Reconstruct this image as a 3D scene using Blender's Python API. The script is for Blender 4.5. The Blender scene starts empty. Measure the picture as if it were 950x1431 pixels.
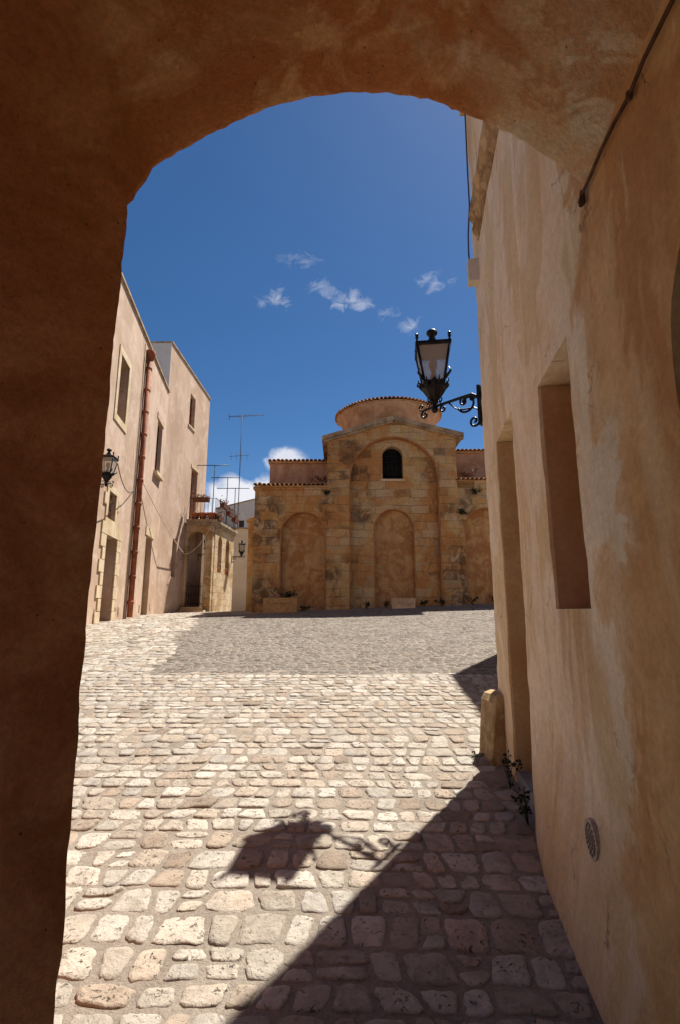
import bpy, bmesh, math, random
from mathutils import Vector, Matrix, noise
C = bpy.context
scene = C.scene
COL = scene.collection
rnd = random.Random(11)
R = math.radians
def sstep(a, b, x):
    t = max(0.0, min(1.0, (x-a)/(b-a))); return t*t*(3-2*t)
def nz(x, y, z=0.0): return noise.noise(Vector((x, y, z)))
def fb(x, y, z=0.0, o=4): return noise.fractal(Vector((x, y, z)), 1.0, 2.0, o)

# ------------------------------------------------------------------ mesh helpers
class MB:
    def __init__(s): s.v = []; s.f = []; s.sm = []
    def add(s, vs, fs, smooth=False):
        b = len(s.v); s.v += [tuple(q) for q in vs]
        for f in fs: s.f.append([b+i for i in f]); s.sm.append(smooth)
        return s
    def box(s, x0, x1, y0, y1, z0, z1):
        return s.add([(x0,y0,z0),(x1,y0,z0),(x1,y1,z0),(x0,y1,z0),(x0,y0,z1),(x1,y0,z1),(x1,y1,z1),(x0,y1,z1)],
              [(3,2,1,0),(4,5,6,7),(0,1,5,4),(1,2,6,5),(2,3,7,6),(3,0,4,7)])
    def prism(s, poly, fr, d0, d1, smooth=False):
        n = len(poly)                       # poly in (u,z); extruded along the facade normal from d0 to d1
        vs = [fr(u, d1, z) for u, z in poly] + [fr(u, d0, z) for u, z in poly]
        fs = [list(range(n)), list(range(2*n-1, n-1, -1))]
        fs += [(i, i+n, (i+1) % n+n, (i+1) % n) for i in range(n)]
        return s.add(vs, fs, smooth)
    def fbox(s, fr, u0, u1, d0, d1, z0, z1):
        return s.prism([(u0,z0),(u1,z0),(u1,z1),(u0,z1)], fr, d0, d1)
    def column(s, poly, z0, z1):            # footprint (x,y) extruded upward
        n = len(poly)
        vs = [(x,y,z0) for x, y in poly]+[(x,y,z1) for x, y in poly]
        fs = [list(range(n-1,-1,-1)), list(range(n,2*n))]+[(i,(i+1)%n,(i+1)%n+n,i+n) for i in range(n)]
        return s.add(vs, fs)
    def tube(s, pts, r, n=6, closed_ends=True):
        pts = [Vector(p) for p in pts]; k = len(pts)
        rs = r if isinstance(r, (list, tuple)) else [r]*k
        t0 = (pts[1]-pts[0]).normalized()
        a = t0.orthogonal().normalized(); vs = []; fs = []
        for i in range(k):
            t = (pts[min(i+1,k-1)]-pts[max(i-1,0)])
            t = t.normalized() if t.length > 1e-9 else t0
            a = (a-t*a.dot(t));  a = a.normalized() if a.length > 1e-6 else t.orthogonal().normalized()
            b = t.cross(a)
            for j in range(n):
                w = 2*math.pi*j/n
                vs.append(pts[i]+(a*math.cos(w)+b*math.sin(w))*rs[i])
        for i in range(k-1):
            for j in range(n):
                fs.append((i*n+j, i*n+(j+1)%n, (i+1)*n+(j+1)%n, (i+1)*n+j))
        if closed_ends: fs += [list(range(n-1,-1,-1)), list(range((k-1)*n, k*n))]
        return s.add(vs, fs, True)
    def lathe(s, prof, c=(0,0,0), n=16, smooth=True, rot=0.0):
        vs = []; fs = []; k = len(prof)
        for r, z in prof:
            for j in range(n):
                w = rot+2*math.pi*j/n
                vs.append((c[0]+r*math.cos(w), c[1]+r*math.sin(w), c[2]+z))
        for i in range(k-1):
            for j in range(n): fs.append((i*n+j, i*n+(j+1)%n, (i+1)*n+(j+1)%n, (i+1)*n+j))
        fs += [list(range(n-1,-1,-1)), list(range((k-1)*n, k*n))]
        return s.add(vs, fs, smooth)
    def build(s, name, mat, parent=None, off=(0,0,0), attr=None):
        me = bpy.data.meshes.new(name)
        o = Vector(off)
        me.from_pydata([tuple(Vector(v)-o) for v in s.v], [], s.f)
        me.polygons.foreach_set('use_smooth', s.sm)
        if attr:
            at = me.attributes.new('tone', 'FLOAT', 'POINT'); at.data.foreach_set('value', attr)
        me.update()
        ob = bpy.data.objects.new(name, me); COL.objects.link(ob)
        if mat: me.materials.append(mat)
        if parent: ob.parent = parent
        else: ob.location = o
        return ob
def arch(u0, u1, z0, spring, n=18, rise=None):
    c = (u0+u1)/2; r = (u1-u0)/2; h = r if rise is None else rise
    return [(u0,z0),(u1,z0)]+[(c+r*math.cos(math.pi*i/n), spring+h*math.sin(math.pi*i/n)) for i in range(n+1)]
def rect(u0, u1, z0, z1): return [(u0,z0),(u1,z0),(u1,z1),(u0,z1)]
class Frame:                                # u along the facade, d outwards, z up
    def __init__(s, p0, p1, flip=1):
        s.p = Vector((p0[0], p0[1], 0)); s.U = (Vector((p1[0],p1[1],0))-s.p).normalized()
        s.N = Vector((s.U.y, -s.U.x, 0))*flip
    def __call__(s, u, d, z): return s.p+s.U*u+s.N*d+Vector((0,0,z))
def cut(ob, mb):                            # subtract the shapes of mb from ob
    me = bpy.data.meshes.new('cutter'); o = ob.location
    me.from_pydata([tuple(Vector(v)-CUT_OFF.get(ob.name, Vector())) for v in mb.v], [], mb.f); me.update()
    bm = bmesh.new(); bm.from_mesh(me); bmesh.ops.recalc_face_normals(bm, faces=bm.faces); bm.to_mesh(me); bm.free()
    c = bpy.data.objects.new('cutter', me); COL.objects.link(c); c.matrix_world = Matrix.Identity(4)
    par = ob.parent; loc = ob.location.copy(); ob.parent = None; ob.location = (0,0,0)
    m = ob.modifiers.new('b', 'BOOLEAN'); m.operation = 'DIFFERENCE'; m.object = c; m.solver = 'EXACT'
    C.view_layer.update()
    new = bpy.data.meshes.new_from_object(ob.evaluated_get(C.evaluated_depsgraph_get()))
    ob.modifiers.clear(); ob.data = new
    bpy.data.objects.remove(c); ob.parent = par; ob.location = loc
CUT_OFF = {}
def fixn(ob):
    bm = bmesh.new(); bm.from_mesh(ob.data); bmesh.ops.recalc_face_normals(bm, faces=bm.faces); bm.to_mesh(ob.data); bm.free()
    return ob
def solid(name, mb, mat, parent, off, cutters=()):
    ob = fixn(mb.build(name, mat, parent, off)); CUT_OFF[ob.name] = Vector(off)
    for c in cutters: cut(ob, c)
    return ob
def tag(o, label, cat, group=None, kind=None):
    if label: o['label'] = label
    if cat: o['category'] = cat
    if group: o['group'] = group
    if kind: o['kind'] = kind
    return o
def thing(name, loc, label, cat, group=None, rz=0.0):
    o = bpy.data.objects.new(name, None); COL.objects.link(o); o.location = loc; o.rotation_euler.z = rz
    o.empty_display_size = .2
    return tag(o, label, cat, group)
def copy_tree(o, parent=None):
    c = o.copy(); COL.objects.link(c); c.parent = parent
    for ch in list(o.children): copy_tree(ch, c)
    return c

# ------------------------------------------------------------------ material helpers
class NT:
    def __init__(s, name):
        s.m = bpy.data.materials.new(name); s.m.use_nodes = True; s.t = s.m.node_tree
        s.b = s.t.nodes['Principled BSDF']; s.b.inputs['Specular IOR Level'].default_value = .25
    def n(s, typ, **kw):
        q = s.t.nodes.new(typ)
        for k, v in kw.items():
            if k in q.inputs: q.inputs[k].default_value = v
            else: setattr(q, k, v)
        return q
    def l(s, a, b): s.t.links.new(a, b)
    def pos(s, scale=(1,1,1), rot=0):
        g = s.n('ShaderNodeNewGeometry'); m = s.n('ShaderNodeMapping'); m.inputs['Scale'].default_value = scale
        m.inputs['Rotation'].default_value = (0,0,rot)
        s.l(g.outputs['Position'], m.inputs['Vector']); return m.outputs[0]
    def noise(s, vec, scale, detail=6, rough=.55, dist=0):
        q = s.n('ShaderNodeTexNoise', Scale=scale, Detail=detail, Roughness=rough, Distortion=dist); s.l(vec, q.inputs['Vector']); return q.outputs['Fac']
    def voro(s, vec, scale, feature='F1'):
        q = s.n('ShaderNodeTexVoronoi', feature=feature); q.inputs['Scale'].default_value = scale; s.l(vec, q.inputs['Vector']); return q.outputs['Distance']
    def ramp(s, fac, stops):
        q = s.n('ShaderNodeValToRGB'); e = q.color_ramp.elements
        while len(e) < len(stops): e.new(.5)
        for el, (p, c) in zip(e, stops):
            el.position = p; el.color = (c,c,c,1) if isinstance(c, (int,float)) else (*c,1)
        s.l(fac, q.inputs[0]); return q.outputs[0]
    def mix(s, fac, a, b, mode='MIX'):
        q = s.n('ShaderNodeMix', data_type='RGBA', blend_type=mode)
        for i, v in ((0,fac),(6,a),(7,b)):
            if isinstance(v, (int,float)): q.inputs[i].default_value = v if i == 0 else (v,v,v,1)
            elif isinstance(v, tuple): q.inputs[i].default_value = (*v,1)
            else: s.l(v, q.inputs[i])
        return q.outputs[2]
    def math(s, op, a, b=0.0, clamp=False):
        q = s.n('ShaderNodeMath', operation=op); q.use_clamp = clamp
        for i, v in enumerate((a,b)):
            if isinstance(v, (int,float)): q.inputs[i].default_value = v
            else: s.l(v, q.inputs[i])
        return q.outputs[0]
    def bump(s, h, strength=.5, dist=.02, prev=None):
        q = s.n('ShaderNodeBump', Strength=strength, Distance=dist); s.l(h, q.inputs['Height'])
        if prev is not None: s.l(prev, q.inputs['Normal'])
        return q.outputs[0]
    def out(s, col, rough=.85, normal=None, metal=0):
        if isinstance(col, tuple): s.b.inputs['Base Color'].default_value = (*col,1)
        else: s.l(col, s.b.inputs['Base Color'])
        if isinstance(rough, (int,float)): s.b.inputs['Roughness'].default_value = rough
        else: s.l(rough, s.b.inputs['Roughness'])
        s.b.inputs['Metallic'].default_value = metal
        if normal is not None: s.l(normal, s.b.inputs['Normal'])
        return s.m

def cracks(t, c, scale=1.1, amt=.6, col=(.16,.09,.05)):
    p = t.pos(); q = t.n('ShaderNodeTexNoise', Scale=4.0, Detail=5); t.l(p, q.inputs['Vector'])
    v = t.n('ShaderNodeVectorMath', operation='MULTIPLY_ADD'); t.l(q.outputs['Color'], v.inputs[0]); v.inputs[1].default_value = (.35,.35,.35); t.l(p, v.inputs[2])
    vo = t.n('ShaderNodeTexVoronoi', feature='DISTANCE_TO_EDGE'); vo.inputs['Scale'].default_value = scale; t.l(v.outputs[0], vo.inputs['Vector'])
    m = t.math('MULTIPLY', t.ramp(vo.outputs['Distance'], [(.0,1),(.012,0)]), t.ramp(t.noise(p, 1.3*scale, 4), [(.54,0),(.62,amt)]))
    return t.mix(m, c, col)
def plaster(name, base, stain, pale, patch=1.3, patch_lo=.42, patch_hi=.62, streak=.5, bump=.35, grime=.0):
    t = NT(name); p = t.pos(); ps = t.pos((5,5,.55))
    c = t.mix(t.ramp(t.noise(p, patch, 8, .6, .6), [(patch_lo,0),(patch_hi,1)]), base, stain)
    c = t.mix(t.math('MULTIPLY', t.ramp(t.noise(ps, 1.1, 7, .6, .4), [(.48,0),(.68,1)]), streak), c, stain)
    c = t.mix(t.math('MULTIPLY', t.ramp(t.noise(p, patch*2.1, 6, .65, 1.0), [(.52,0),(.66,1)]), .55), c, pale)
    c = cracks(t, c, .8)
    c = t.mix(1.0, c, t.ramp(t.noise(p, 34, 5, .7), [(.25,.80),(.75,1.10)]), 'MULTIPLY')
    c = t.mix(1.0, c, t.ramp(t.voro(p, 17), [(.03,.55),(.10,1.0)]), 'MULTIPLY') if grime else c
    h = t.math('ADD', t.math('MULTIPLY', t.noise(p, 9, 5, .6), 1.0), t.math('MULTIPLY', t.noise(p, 75, 4, .7), .35))
    return t.out(c, .92, t.bump(h, bump*.7, .012))

def ashlar(name, base, warm, dark, pale, bw=.55, bh=.27, axis='x', mortar=.5, stain_amt=.8, grey=None, spots=()):
    t = NT(name); p = t.pos()
    sx = t.n('ShaderNodeSeparateXYZ'); t.l(p, sx.inputs[0]); cb = t.n('ShaderNodeCombineXYZ')
    wob = t.math('MULTIPLY', t.math('SUBTRACT', t.noise(p, 1.6, 4), .5), .16)
    t.l(t.math('ADD', sx.outputs[0 if axis == 'x' else 1], wob), cb.inputs[0]); t.l(t.math('ADD', sx.outputs[2], wob), cb.inputs[1])
    bk = t.n('ShaderNodeTexBrick'); bk.inputs['Scale'].default_value = 1; bk.inputs['Brick Width'].default_value = bw; bk.inputs['Row Height'].default_value = bh
    bk.inputs['Mortar Size'].default_value = .010; bk.inputs['Mortar Smooth'].default_value = .6; bk.offset = .43; bk.squash = .7; bk.squash_frequency = 3
    bk.inputs['Color1'].default_value = (0,0,0,1); bk.inputs['Color2'].default_value = (1,1,1,1); bk.inputs['Mortar'].default_value = (.5,.5,.5,1)
    t.l(cb.outputs[0], bk.inputs['Vector']); bc = bk.outputs['Color']
    gr = grey or pale
    c = t.mix(t.ramp(bc, [(.0,0),(1,.7)]), base, pale)
    c = t.mix(t.ramp(t.noise(p, .62, 8, .65, .8), [(.44,0),(.56,1)]), c, warm)
    c = t.mix(t.math('MULTIPLY', t.ramp(t.noise(t.pos((1,1,1.4)), .9, 9, .68, 1.0), [(.52,0),(.60,1)]), .75), c, gr)
    c = t.mix(t.math('MULTIPLY', t.ramp(bc, [(.80,0),(.84,1)]), .55), c, pale)
    c = t.mix(t.math('MULTIPLY', t.math('MULTIPLY', t.ramp(bc, [(.10,1),(.14,0)]), t.ramp(t.noise(p, .8, 4), [(.45,0),(.55,1)])), .7*stain_amt), c, dark)
    c = t.mix(t.math('MULTIPLY', t.ramp(t.noise(p, 3.6, 9, .75, .6), [(.54,0),(.64,1)]), .45), c, warm)
    st = t.math('MULTIPLY', t.ramp(t.noise(t.pos((1.6,1.6,.8)), 1.5, 10, .72, .5), [(.57,0),(.68,1)]), .75)
    fine = t.ramp(t.noise(t.pos((1.2,1.2,1)), 2.6, 10, .75, .4), [(.42,0),(.54,1)])
    for (x, z, r) in spots:
        d = t.math('SQRT', t.math('ADD', t.math('POWER', t.math('SUBTRACT', sx.outputs[0], x), 2), t.math('POWER', t.math('MULTIPLY', t.math('SUBTRACT', sx.outputs[2], z), .7), 2)))
        m = t.math('MULTIPLY', t.math('SUBTRACT', 1.0, t.math('DIVIDE', d, r), True), 2.2, True)
        st = t.math('MAXIMUM', st, t.math('MULTIPLY', m, t.math('MULTIPLY', fine, t.ramp(bc, [(.2,.25),(.6,1)]))))
    c = t.mix(t.math('MULTIPLY', st, stain_amt), c, dark)
    mf = t.math('MULTIPLY', bk.outputs['Fac'], t.ramp(t.noise(p, 1.3, 5, .6), [(.40,.15),(.62,1)]))
    c = t.mix(t.math('MULTIPLY', mf, mortar), c, dark)
    c = t.mix(1.0, c, t.ramp(t.noise(p, 18, 6, .75), [(.25,.66),(.75,1.2)]), 'MULTIPLY')
    h = t.math('SUBTRACT', t.math('ADD', t.noise(p, 9, 8, .75), t.math('MULTIPLY', bc, .2)), t.math('MULTIPLY', mf, .7))
    return t.out(c, .93, t.bump(h, .9, .06))

def simple(name, col, rough=.6, metal=0, var=.15, bump=.1, scale=20):
    t = NT(name); p = t.pos()
    f = t.noise(p, scale, 5, .65)
    c = t.mix(1.0, col, t.ramp(f, [(.25,1-var*1.6),(.75,1+var)]), 'MULTIPLY')
    return t.out(c, rough, t.bump(f, bump, .01), metal)

def stone_mat(name, a, b, c_, pit=(.10,.075,.05), pits=1.0, scale=1.0):
    t = NT(name); p = t.pos(); at = t.n('ShaderNodeAttribute', attribute_name='tone')
    c = t.ramp(at.outputs['Fac'], [(0,a),(.5,b),(.85,c_),(1.0,(c_[0]*.75,c_[1]*.72,c_[2]*.7))])
    n1 = t.noise(p, 9*scale, 7, .7, .3)
    c = t.mix(1.0, c, t.ramp(n1, [(.28,.62),(.55,1.0),(.8,1.16)]), 'MULTIPLY')
    c = t.mix(t.math('MULTIPLY', t.ramp(t.noise(p, 3.2*scale, 6, .65), [(.55,0),(.72,1)]), .5), c, (.26,.17,.11))
    vn = t.noise(p, 46*scale, 5, .7, .6); tv = t.math('FRACT', t.math('MULTIPLY', at.outputs['Fac'], 7.31))
    pm = t.math('MULTIPLY', t.ramp(vn, [(.34,1),(.41,0)]), t.math('MULTIPLY', t.ramp(t.noise(p, 5*scale, 5), [(.36,0),(.50,pits)]), t.ramp(tv, [(.2,.25),(.7,1)])))
    c = t.mix(1.0, c, t.ramp(tv, [(0,.80),(.5,.98),(1,1.14)]), 'MULTIPLY')
    c = t.mix(pm, c, pit)
    h = t.math('SUBTRACT', t.math('ADD', n1, t.math('MULTIPLY', t.noise(p, 60*scale, 4, .7), .4)), pm)
    return t.out(c, .85, t.bump(h, .9, .02))

M = {}
def wallmat():                              # wall beside the gate: pale limewash, ochre wash inside the passage
    t = NT('limewash_wall'); p = t.pos(); ps = t.pos((3,3,.6))
    sx = t.n('ShaderNodeSeparateXYZ'); t.l(p, sx.inputs[0])
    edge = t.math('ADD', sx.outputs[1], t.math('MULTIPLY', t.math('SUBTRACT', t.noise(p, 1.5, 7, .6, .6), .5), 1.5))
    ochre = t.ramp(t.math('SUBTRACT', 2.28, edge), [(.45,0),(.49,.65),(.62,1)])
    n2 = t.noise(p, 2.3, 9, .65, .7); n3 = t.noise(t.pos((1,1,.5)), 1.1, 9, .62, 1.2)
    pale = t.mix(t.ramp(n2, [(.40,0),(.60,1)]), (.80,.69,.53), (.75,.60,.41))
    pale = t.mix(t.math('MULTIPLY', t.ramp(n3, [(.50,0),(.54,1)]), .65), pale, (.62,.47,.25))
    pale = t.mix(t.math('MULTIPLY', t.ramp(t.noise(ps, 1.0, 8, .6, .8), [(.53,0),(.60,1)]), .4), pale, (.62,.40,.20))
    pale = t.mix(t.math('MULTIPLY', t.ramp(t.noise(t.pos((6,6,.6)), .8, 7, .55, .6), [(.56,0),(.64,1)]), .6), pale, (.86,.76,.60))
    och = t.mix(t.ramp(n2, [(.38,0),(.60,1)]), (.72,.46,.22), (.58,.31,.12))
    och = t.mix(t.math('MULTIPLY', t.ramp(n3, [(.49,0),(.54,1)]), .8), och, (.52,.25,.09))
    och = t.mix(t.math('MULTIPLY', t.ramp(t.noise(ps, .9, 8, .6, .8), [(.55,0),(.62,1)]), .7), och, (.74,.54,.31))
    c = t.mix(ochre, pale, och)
    zl = t.math('ADD', sx.outputs[2], t.math('MULTIPLY', t.noise(p, 3, 6), .9))
    c = t.mix(t.math('MULTIPLY', t.ramp(t.math('SUBTRACT', 1.55, zl), [(.1,0),(.5,1)]), .5), c, (.52,.32,.14))
    dz = t.math('SUBTRACT', 1.62, sx.outputs[2]); dy = t.math('ABSOLUTE', t.math('SUBTRACT', sx.outputs[1], 2.22))
    dm = t.math('MULTIPLY', t.math('MULTIPLY', t.ramp(dz, [(.0,0),(.02,1),(.25,.8),(.75,0)]), t.ramp(dy, [(.16,1),(.30,0)])), t.ramp(t.noise(t.pos((7,7,.7)), 1.3, 6, .6), [(.42,0),(.56,1)]))
    c = t.mix(t.math('MULTIPLY', dm, .7), c, (.44,.26,.11))
    c = cracks(t, c, 1.9, .7)
    c = t.mix(1.0, c, t.ramp(t.noise(p, 40, 6, .75), [(.25,.78),(.75,1.12)]), 'MULTIPLY')
    c = t.mix(1.0, c, t.ramp(t.noise(p, 9, 7, .7), [(.25,.86),(.75,1.08)]), 'MULTIPLY')
    c = t.mix(1.0, c, t.ramp(t.voro(t.pos((1,1,.45)), 5.5), [(.015,.35),(.035,1.0)]), 'MULTIPLY')
    h = t.math('ADD', t.noise(p, 7, 5, .6), t.math('MULTIPLY', t.noise(p, 90, 4, .7), .3))
    return t.out(c, .9, t.bump(h, .45, .02))
M['wall'] = wallmat()
def vaultmat():
    t = NT('vault_plaster'); p = t.pos(); sx = t.n('ShaderNodeSeparateXYZ'); t.l(p, sx.inputs[0])
    w_ = t.math('ADD', sx.outputs[0], t.math('MULTIPLY', t.math('SUBTRACT', t.noise(p, 2.6, 7, .62, .8), .5), 1.3))
    n1 = t.noise(p, 3.0, 9, .62, .8); n2 = t.noise(p, 2.0, 9, .62, 1.0)
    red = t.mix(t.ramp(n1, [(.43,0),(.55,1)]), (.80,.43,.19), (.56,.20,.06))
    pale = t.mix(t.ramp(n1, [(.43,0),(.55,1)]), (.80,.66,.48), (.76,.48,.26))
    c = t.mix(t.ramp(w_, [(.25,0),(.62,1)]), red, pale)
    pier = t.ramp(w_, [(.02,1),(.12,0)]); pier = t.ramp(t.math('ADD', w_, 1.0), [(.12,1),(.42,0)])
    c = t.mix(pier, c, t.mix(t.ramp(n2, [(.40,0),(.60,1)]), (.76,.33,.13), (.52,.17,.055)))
    c = t.mix(t.math('MULTIPLY', t.ramp(n2, [(.52,0),(.56,1)]), .6), c, (.56,.22,.07))
    c = t.mix(t.math('MULTIPLY', t.math('MULTIPLY', t.ramp(t.noise(p, 5.5, 9, .72, .5), [(.56,0),(.64,1)]), .4), t.ramp(w_, [(.0,0),(.5,1)])), c, (.84,.64,.44))
    c = t.mix(t.math('MULTIPLY', t.ramp(t.noise(p, 7, 9, .78, .3), [(.64,0),(.70,1)]), .8), c, (.12,.06,.03))
    c = t.mix(1.0, c, t.ramp(t.noise(p, 48, 6, .8), [(.30,.70),(.70,1.14)]), 'MULTIPLY')
    c = t.mix(1.0, c, t.ramp(t.voro(p, 13), [(.04,.4),(.08,1.0)]), 'MULTIPLY')
    h = t.math('ADD', t.noise(p, 14, 8, .75), t.math('MULTIPLY', t.noise(p, 80, 4, .7), .5))
    return t.out(c, .93, t.bump(h, 1.0, .024))
M['vault'] = vaultmat()
M['reveal'] = plaster('reveal_plaster', (.50,.31,.18), (.42,.24,.12), (.58,.39,.24), 1.5, .4, .65, .3, .2)
M['reveal_olive'] = plaster('grey_olive_plaster', (.52,.42,.25), (.42,.28,.14), (.58,.49,.31), 1.0, .4, .65, .4, .2)
M['house'] = plaster('pale_pink_plaster', (.585,.425,.315), (.45,.31,.21), (.69,.55,.43), .8, .40, .60, .6, .4)
M['house_b'] = plaster('pink_plaster', (.56,.40,.295), (.44,.295,.195), (.67,.54,.42), .6, .40, .60, .65, .4)
M['tufa'] = plaster('tufa_trim', (.66,.53,.35), (.50,.37,.21), (.74,.63,.46), 2.0, .42, .62, .4, .5)
M['porch'] = ashlar('porch_stone', (.56,.40,.22), (.44,.27,.12), (.12,.085,.05), (.68,.54,.36), .5, .3, 'y', .35, .6)
M['church'] = ashlar('church_sandstone', (.56,.36,.14), (.50,.24,.08), (.085,.052,.030), (.58,.43,.25), .62, .29, 'x', .22, .78, (.47,.35,.21), [(-2.65,4.5,1.1),(-2.6,2.0,.7),(.15,6.7,1.0),(-.05,7.3,.7),(-.4,4.9,.55),(3.95,3.0,1.0),(4.1,2.0,.7),(.75,5.0,.45),(-.3,2.9,.4),(5.2,2.0,1.2),(3.6,5.2,.5),(.9,6.5,.35),(3.2,6.4,.4),(4.4,5.0,.5)])
M['infill'] = plaster('infill_plaster', (.48,.29,.12), (.36,.165,.06), (.54,.40,.23), 2.3, .44, .56, .7, 1.4)
M['arris'] = plaster('red_arris_stone', (.42,.20,.08), (.33,.13,.05), (.52,.32,.14), 2.5, .42, .62, .5, .5)
M['upper'] = plaster('church_render', (.48,.30,.20), (.34,.19,.11), (.56,.42,.30), 1.4, .42, .62, .7, .4)
M['coping'] = plaster('coping_stone', (.42,.32,.21), (.21,.14,.085), (.52,.41,.28), 2.4, .42, .62, .6, .5)
M['tile'] = plaster('roof_tile', (.56,.32,.16), (.32,.18,.09), (.50,.33,.18), 3.5, .4, .62, .3, .4)
M['corn'] = plaster('weathered_ledge', (.50,.35,.18), (.22,.13,.06), (.60,.46,.28), 3.0, .42, .56, 1.0, .9)
M['white'] = plaster('white_wall', (.62,.62,.62), (.54,.53,.52), (.70,.70,.70), .4, .42, .7, .2, .1)
M['cream'] = plaster('cream_wall', (.66,.55,.40), (.58,.47,.33), (.72,.62,.47), .4, .42, .7, .2, .1)
M['iron'] = simple('black_iron', (.018,.018,.02), .38, .6, .3, .3, 60)
M['rust'] = simple('rusty_iron', (.12,.055,.03), .8, .2, .4, .4, 30)
M['pipe'] = simple('red_pipe', (.30,.095,.042), .75, 0, .4, .1, 5)
M['wood'] = simple('red_brown_wood', (.24,.06,.022), .55, 0, .3, .3, 12)
M['wood_d'] = simple('dark_wood', (.10,.045,.022), .6, 0, .3, .3, 12)
M['dark'] = simple('dark_interior', (.008,.006,.006), .9, 0, .2, 0, 5)
M['glassd'] = simple('dark_glass', (.02,.02,.024), .12, 0, .2, 0, 5)
M['bulb'] = simple('bulb_glass', (.85,.48,.14), .2, 0, .05, 0, 5)
M['bulbbase'] = simple('lamp_holder', (.22,.17,.12), .5, 0, .2, .1, 20)
M['liner'] = simple('lantern_ceiling', (.50,.36,.22), .6, 0, .1, 0, 20)
M['cable'] = simple('grey_cable', (.07,.06,.055), .7, 0, .2, 0, 20)
M['cablew'] = simple('pale_cable', (.60,.50,.42), .7, 0, .2, 0, 20)
M['terra'] = simple('terracotta', (.42,.14,.06), .8, 0, .2, .2, 15)
M['rustbox'] = simple('brown_box', (.16,.065,.035), .8, 0, .35, .2, 15)
M['dry'] = simple('dry_foliage', (.20,.085,.04), .8, 0, .5, .2, 30)
M['leaf'] = simple('green_leaf', (.035,.055,.018), .6, 0, .5, .2, 30)
M['leaf_d'] = simple('dark_leaf', (.022,.034,.014), .6, 0, .5, .2, 30)
M['plate'] = simple('zinc_plate', (.42,.34,.30), .45, .3, .3, .2, 40)
M['boxw'] = simple('pale_plastic', (.62,.56,.46), .5, 0, .1, .05, 15)
M['slate'] = simple('grey_step', (.22,.22,.23), .7, 0, .25, .3, 12)
M['trough'] = simple('trough_stone', (.50,.30,.13), .85, 0, .3, .6, 14)
M['pale_block'] = simple('pale_block', (.60,.43,.27), .85, 0, .25, .6, 14)
M['guard'] = plaster('guard_stone', (.42,.31,.17), (.27,.18,.08), (.52,.42,.27), 6.0, .42, .58, .6, 1.6)
def glass():
    t = NT('lantern_glass'); t.b.inputs['Transmission Weight'].default_value = .74; t.b.inputs['IOR'].default_value = 1.03
    return t.out((.98,.94,.86), .25)
M['glass'] = glass()
M['cobble'] = stone_mat('limestone_cobbles', (.455,.412,.352), (.41,.36,.295), (.375,.305,.235))
M['sett'] = stone_mat('grey_setts', (.225,.196,.163), (.20,.172,.141), (.17,.14,.11), (.07,.055,.04), .6, 1.4)
def ground_mat():
    t = NT('sandy_mortar'); p = t.pos()
    c = t.mix(t.ramp(t.noise(p, 2.5, 7, .65), [(.35,0),(.68,1)]), (.31,.262,.212), (.235,.195,.155))
    c = t.mix(1.0, c, t.ramp(t.noise(p, 55, 5, .75), [(.25,.65),(.75,1.15)]), 'MULTIPLY')
    h = t.math('ADD', t.noise(p, 24, 6, .7), t.math('MULTIPLY', t.noise(p, 110, 3, .7), .4))
    return t.out(c, .95, t.bump(h, .8, .02))
M['ground'] = ground_mat()

# ------------------------------------------------------------------ terrain
def gz(x, y):
    yy = max(-8.0, min(y, 17.0))
    f = .1185*yy-.0010*yy*abs(yy)
    if y > 17: f += .085*1.2*(1-math.exp(-(y-17)/1.2))
    f -= .06*sstep(14, 18, y)
    cs = .036*(max(-12.0, min(9.0, x))-1.5)*sstep(10.5, 17, y)
    f += cs
    return f*(1-sstep(45, 120, math.hypot(x, y)))-2.0*sstep(60, 300, math.hypot(x, y))
def axis(lo, hi, step, far):
    a = []; v = lo
    while v < hi: a.append(v); v += step
    a.append(hi); d = step; v = hi; out = list(a)
    while v < far: d *= 1.5; v += d; out.append(v)
    d = step; v = lo
    while v > -far: d *= 1.5; v -= d; out.insert(0, v)
    return out
gx = axis(-10, 8, .2, 500); gy = axis(-4, 30, .2, 500)
g = MB()
g.add([(x, y, gz(x, y)+.004*fb(x*3, y*3)) for y in gy for x in gx],
      [(j*len(gx)+i, j*len(gx)+i+1, (j+1)*len(gx)+i+1, (j+1)*len(gx)+i) for j in range(len(gy)-1) for i in range(len(gx)-1)], True)
tag(g.build('ground', M['ground']), None, None, kind='structure')

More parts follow.
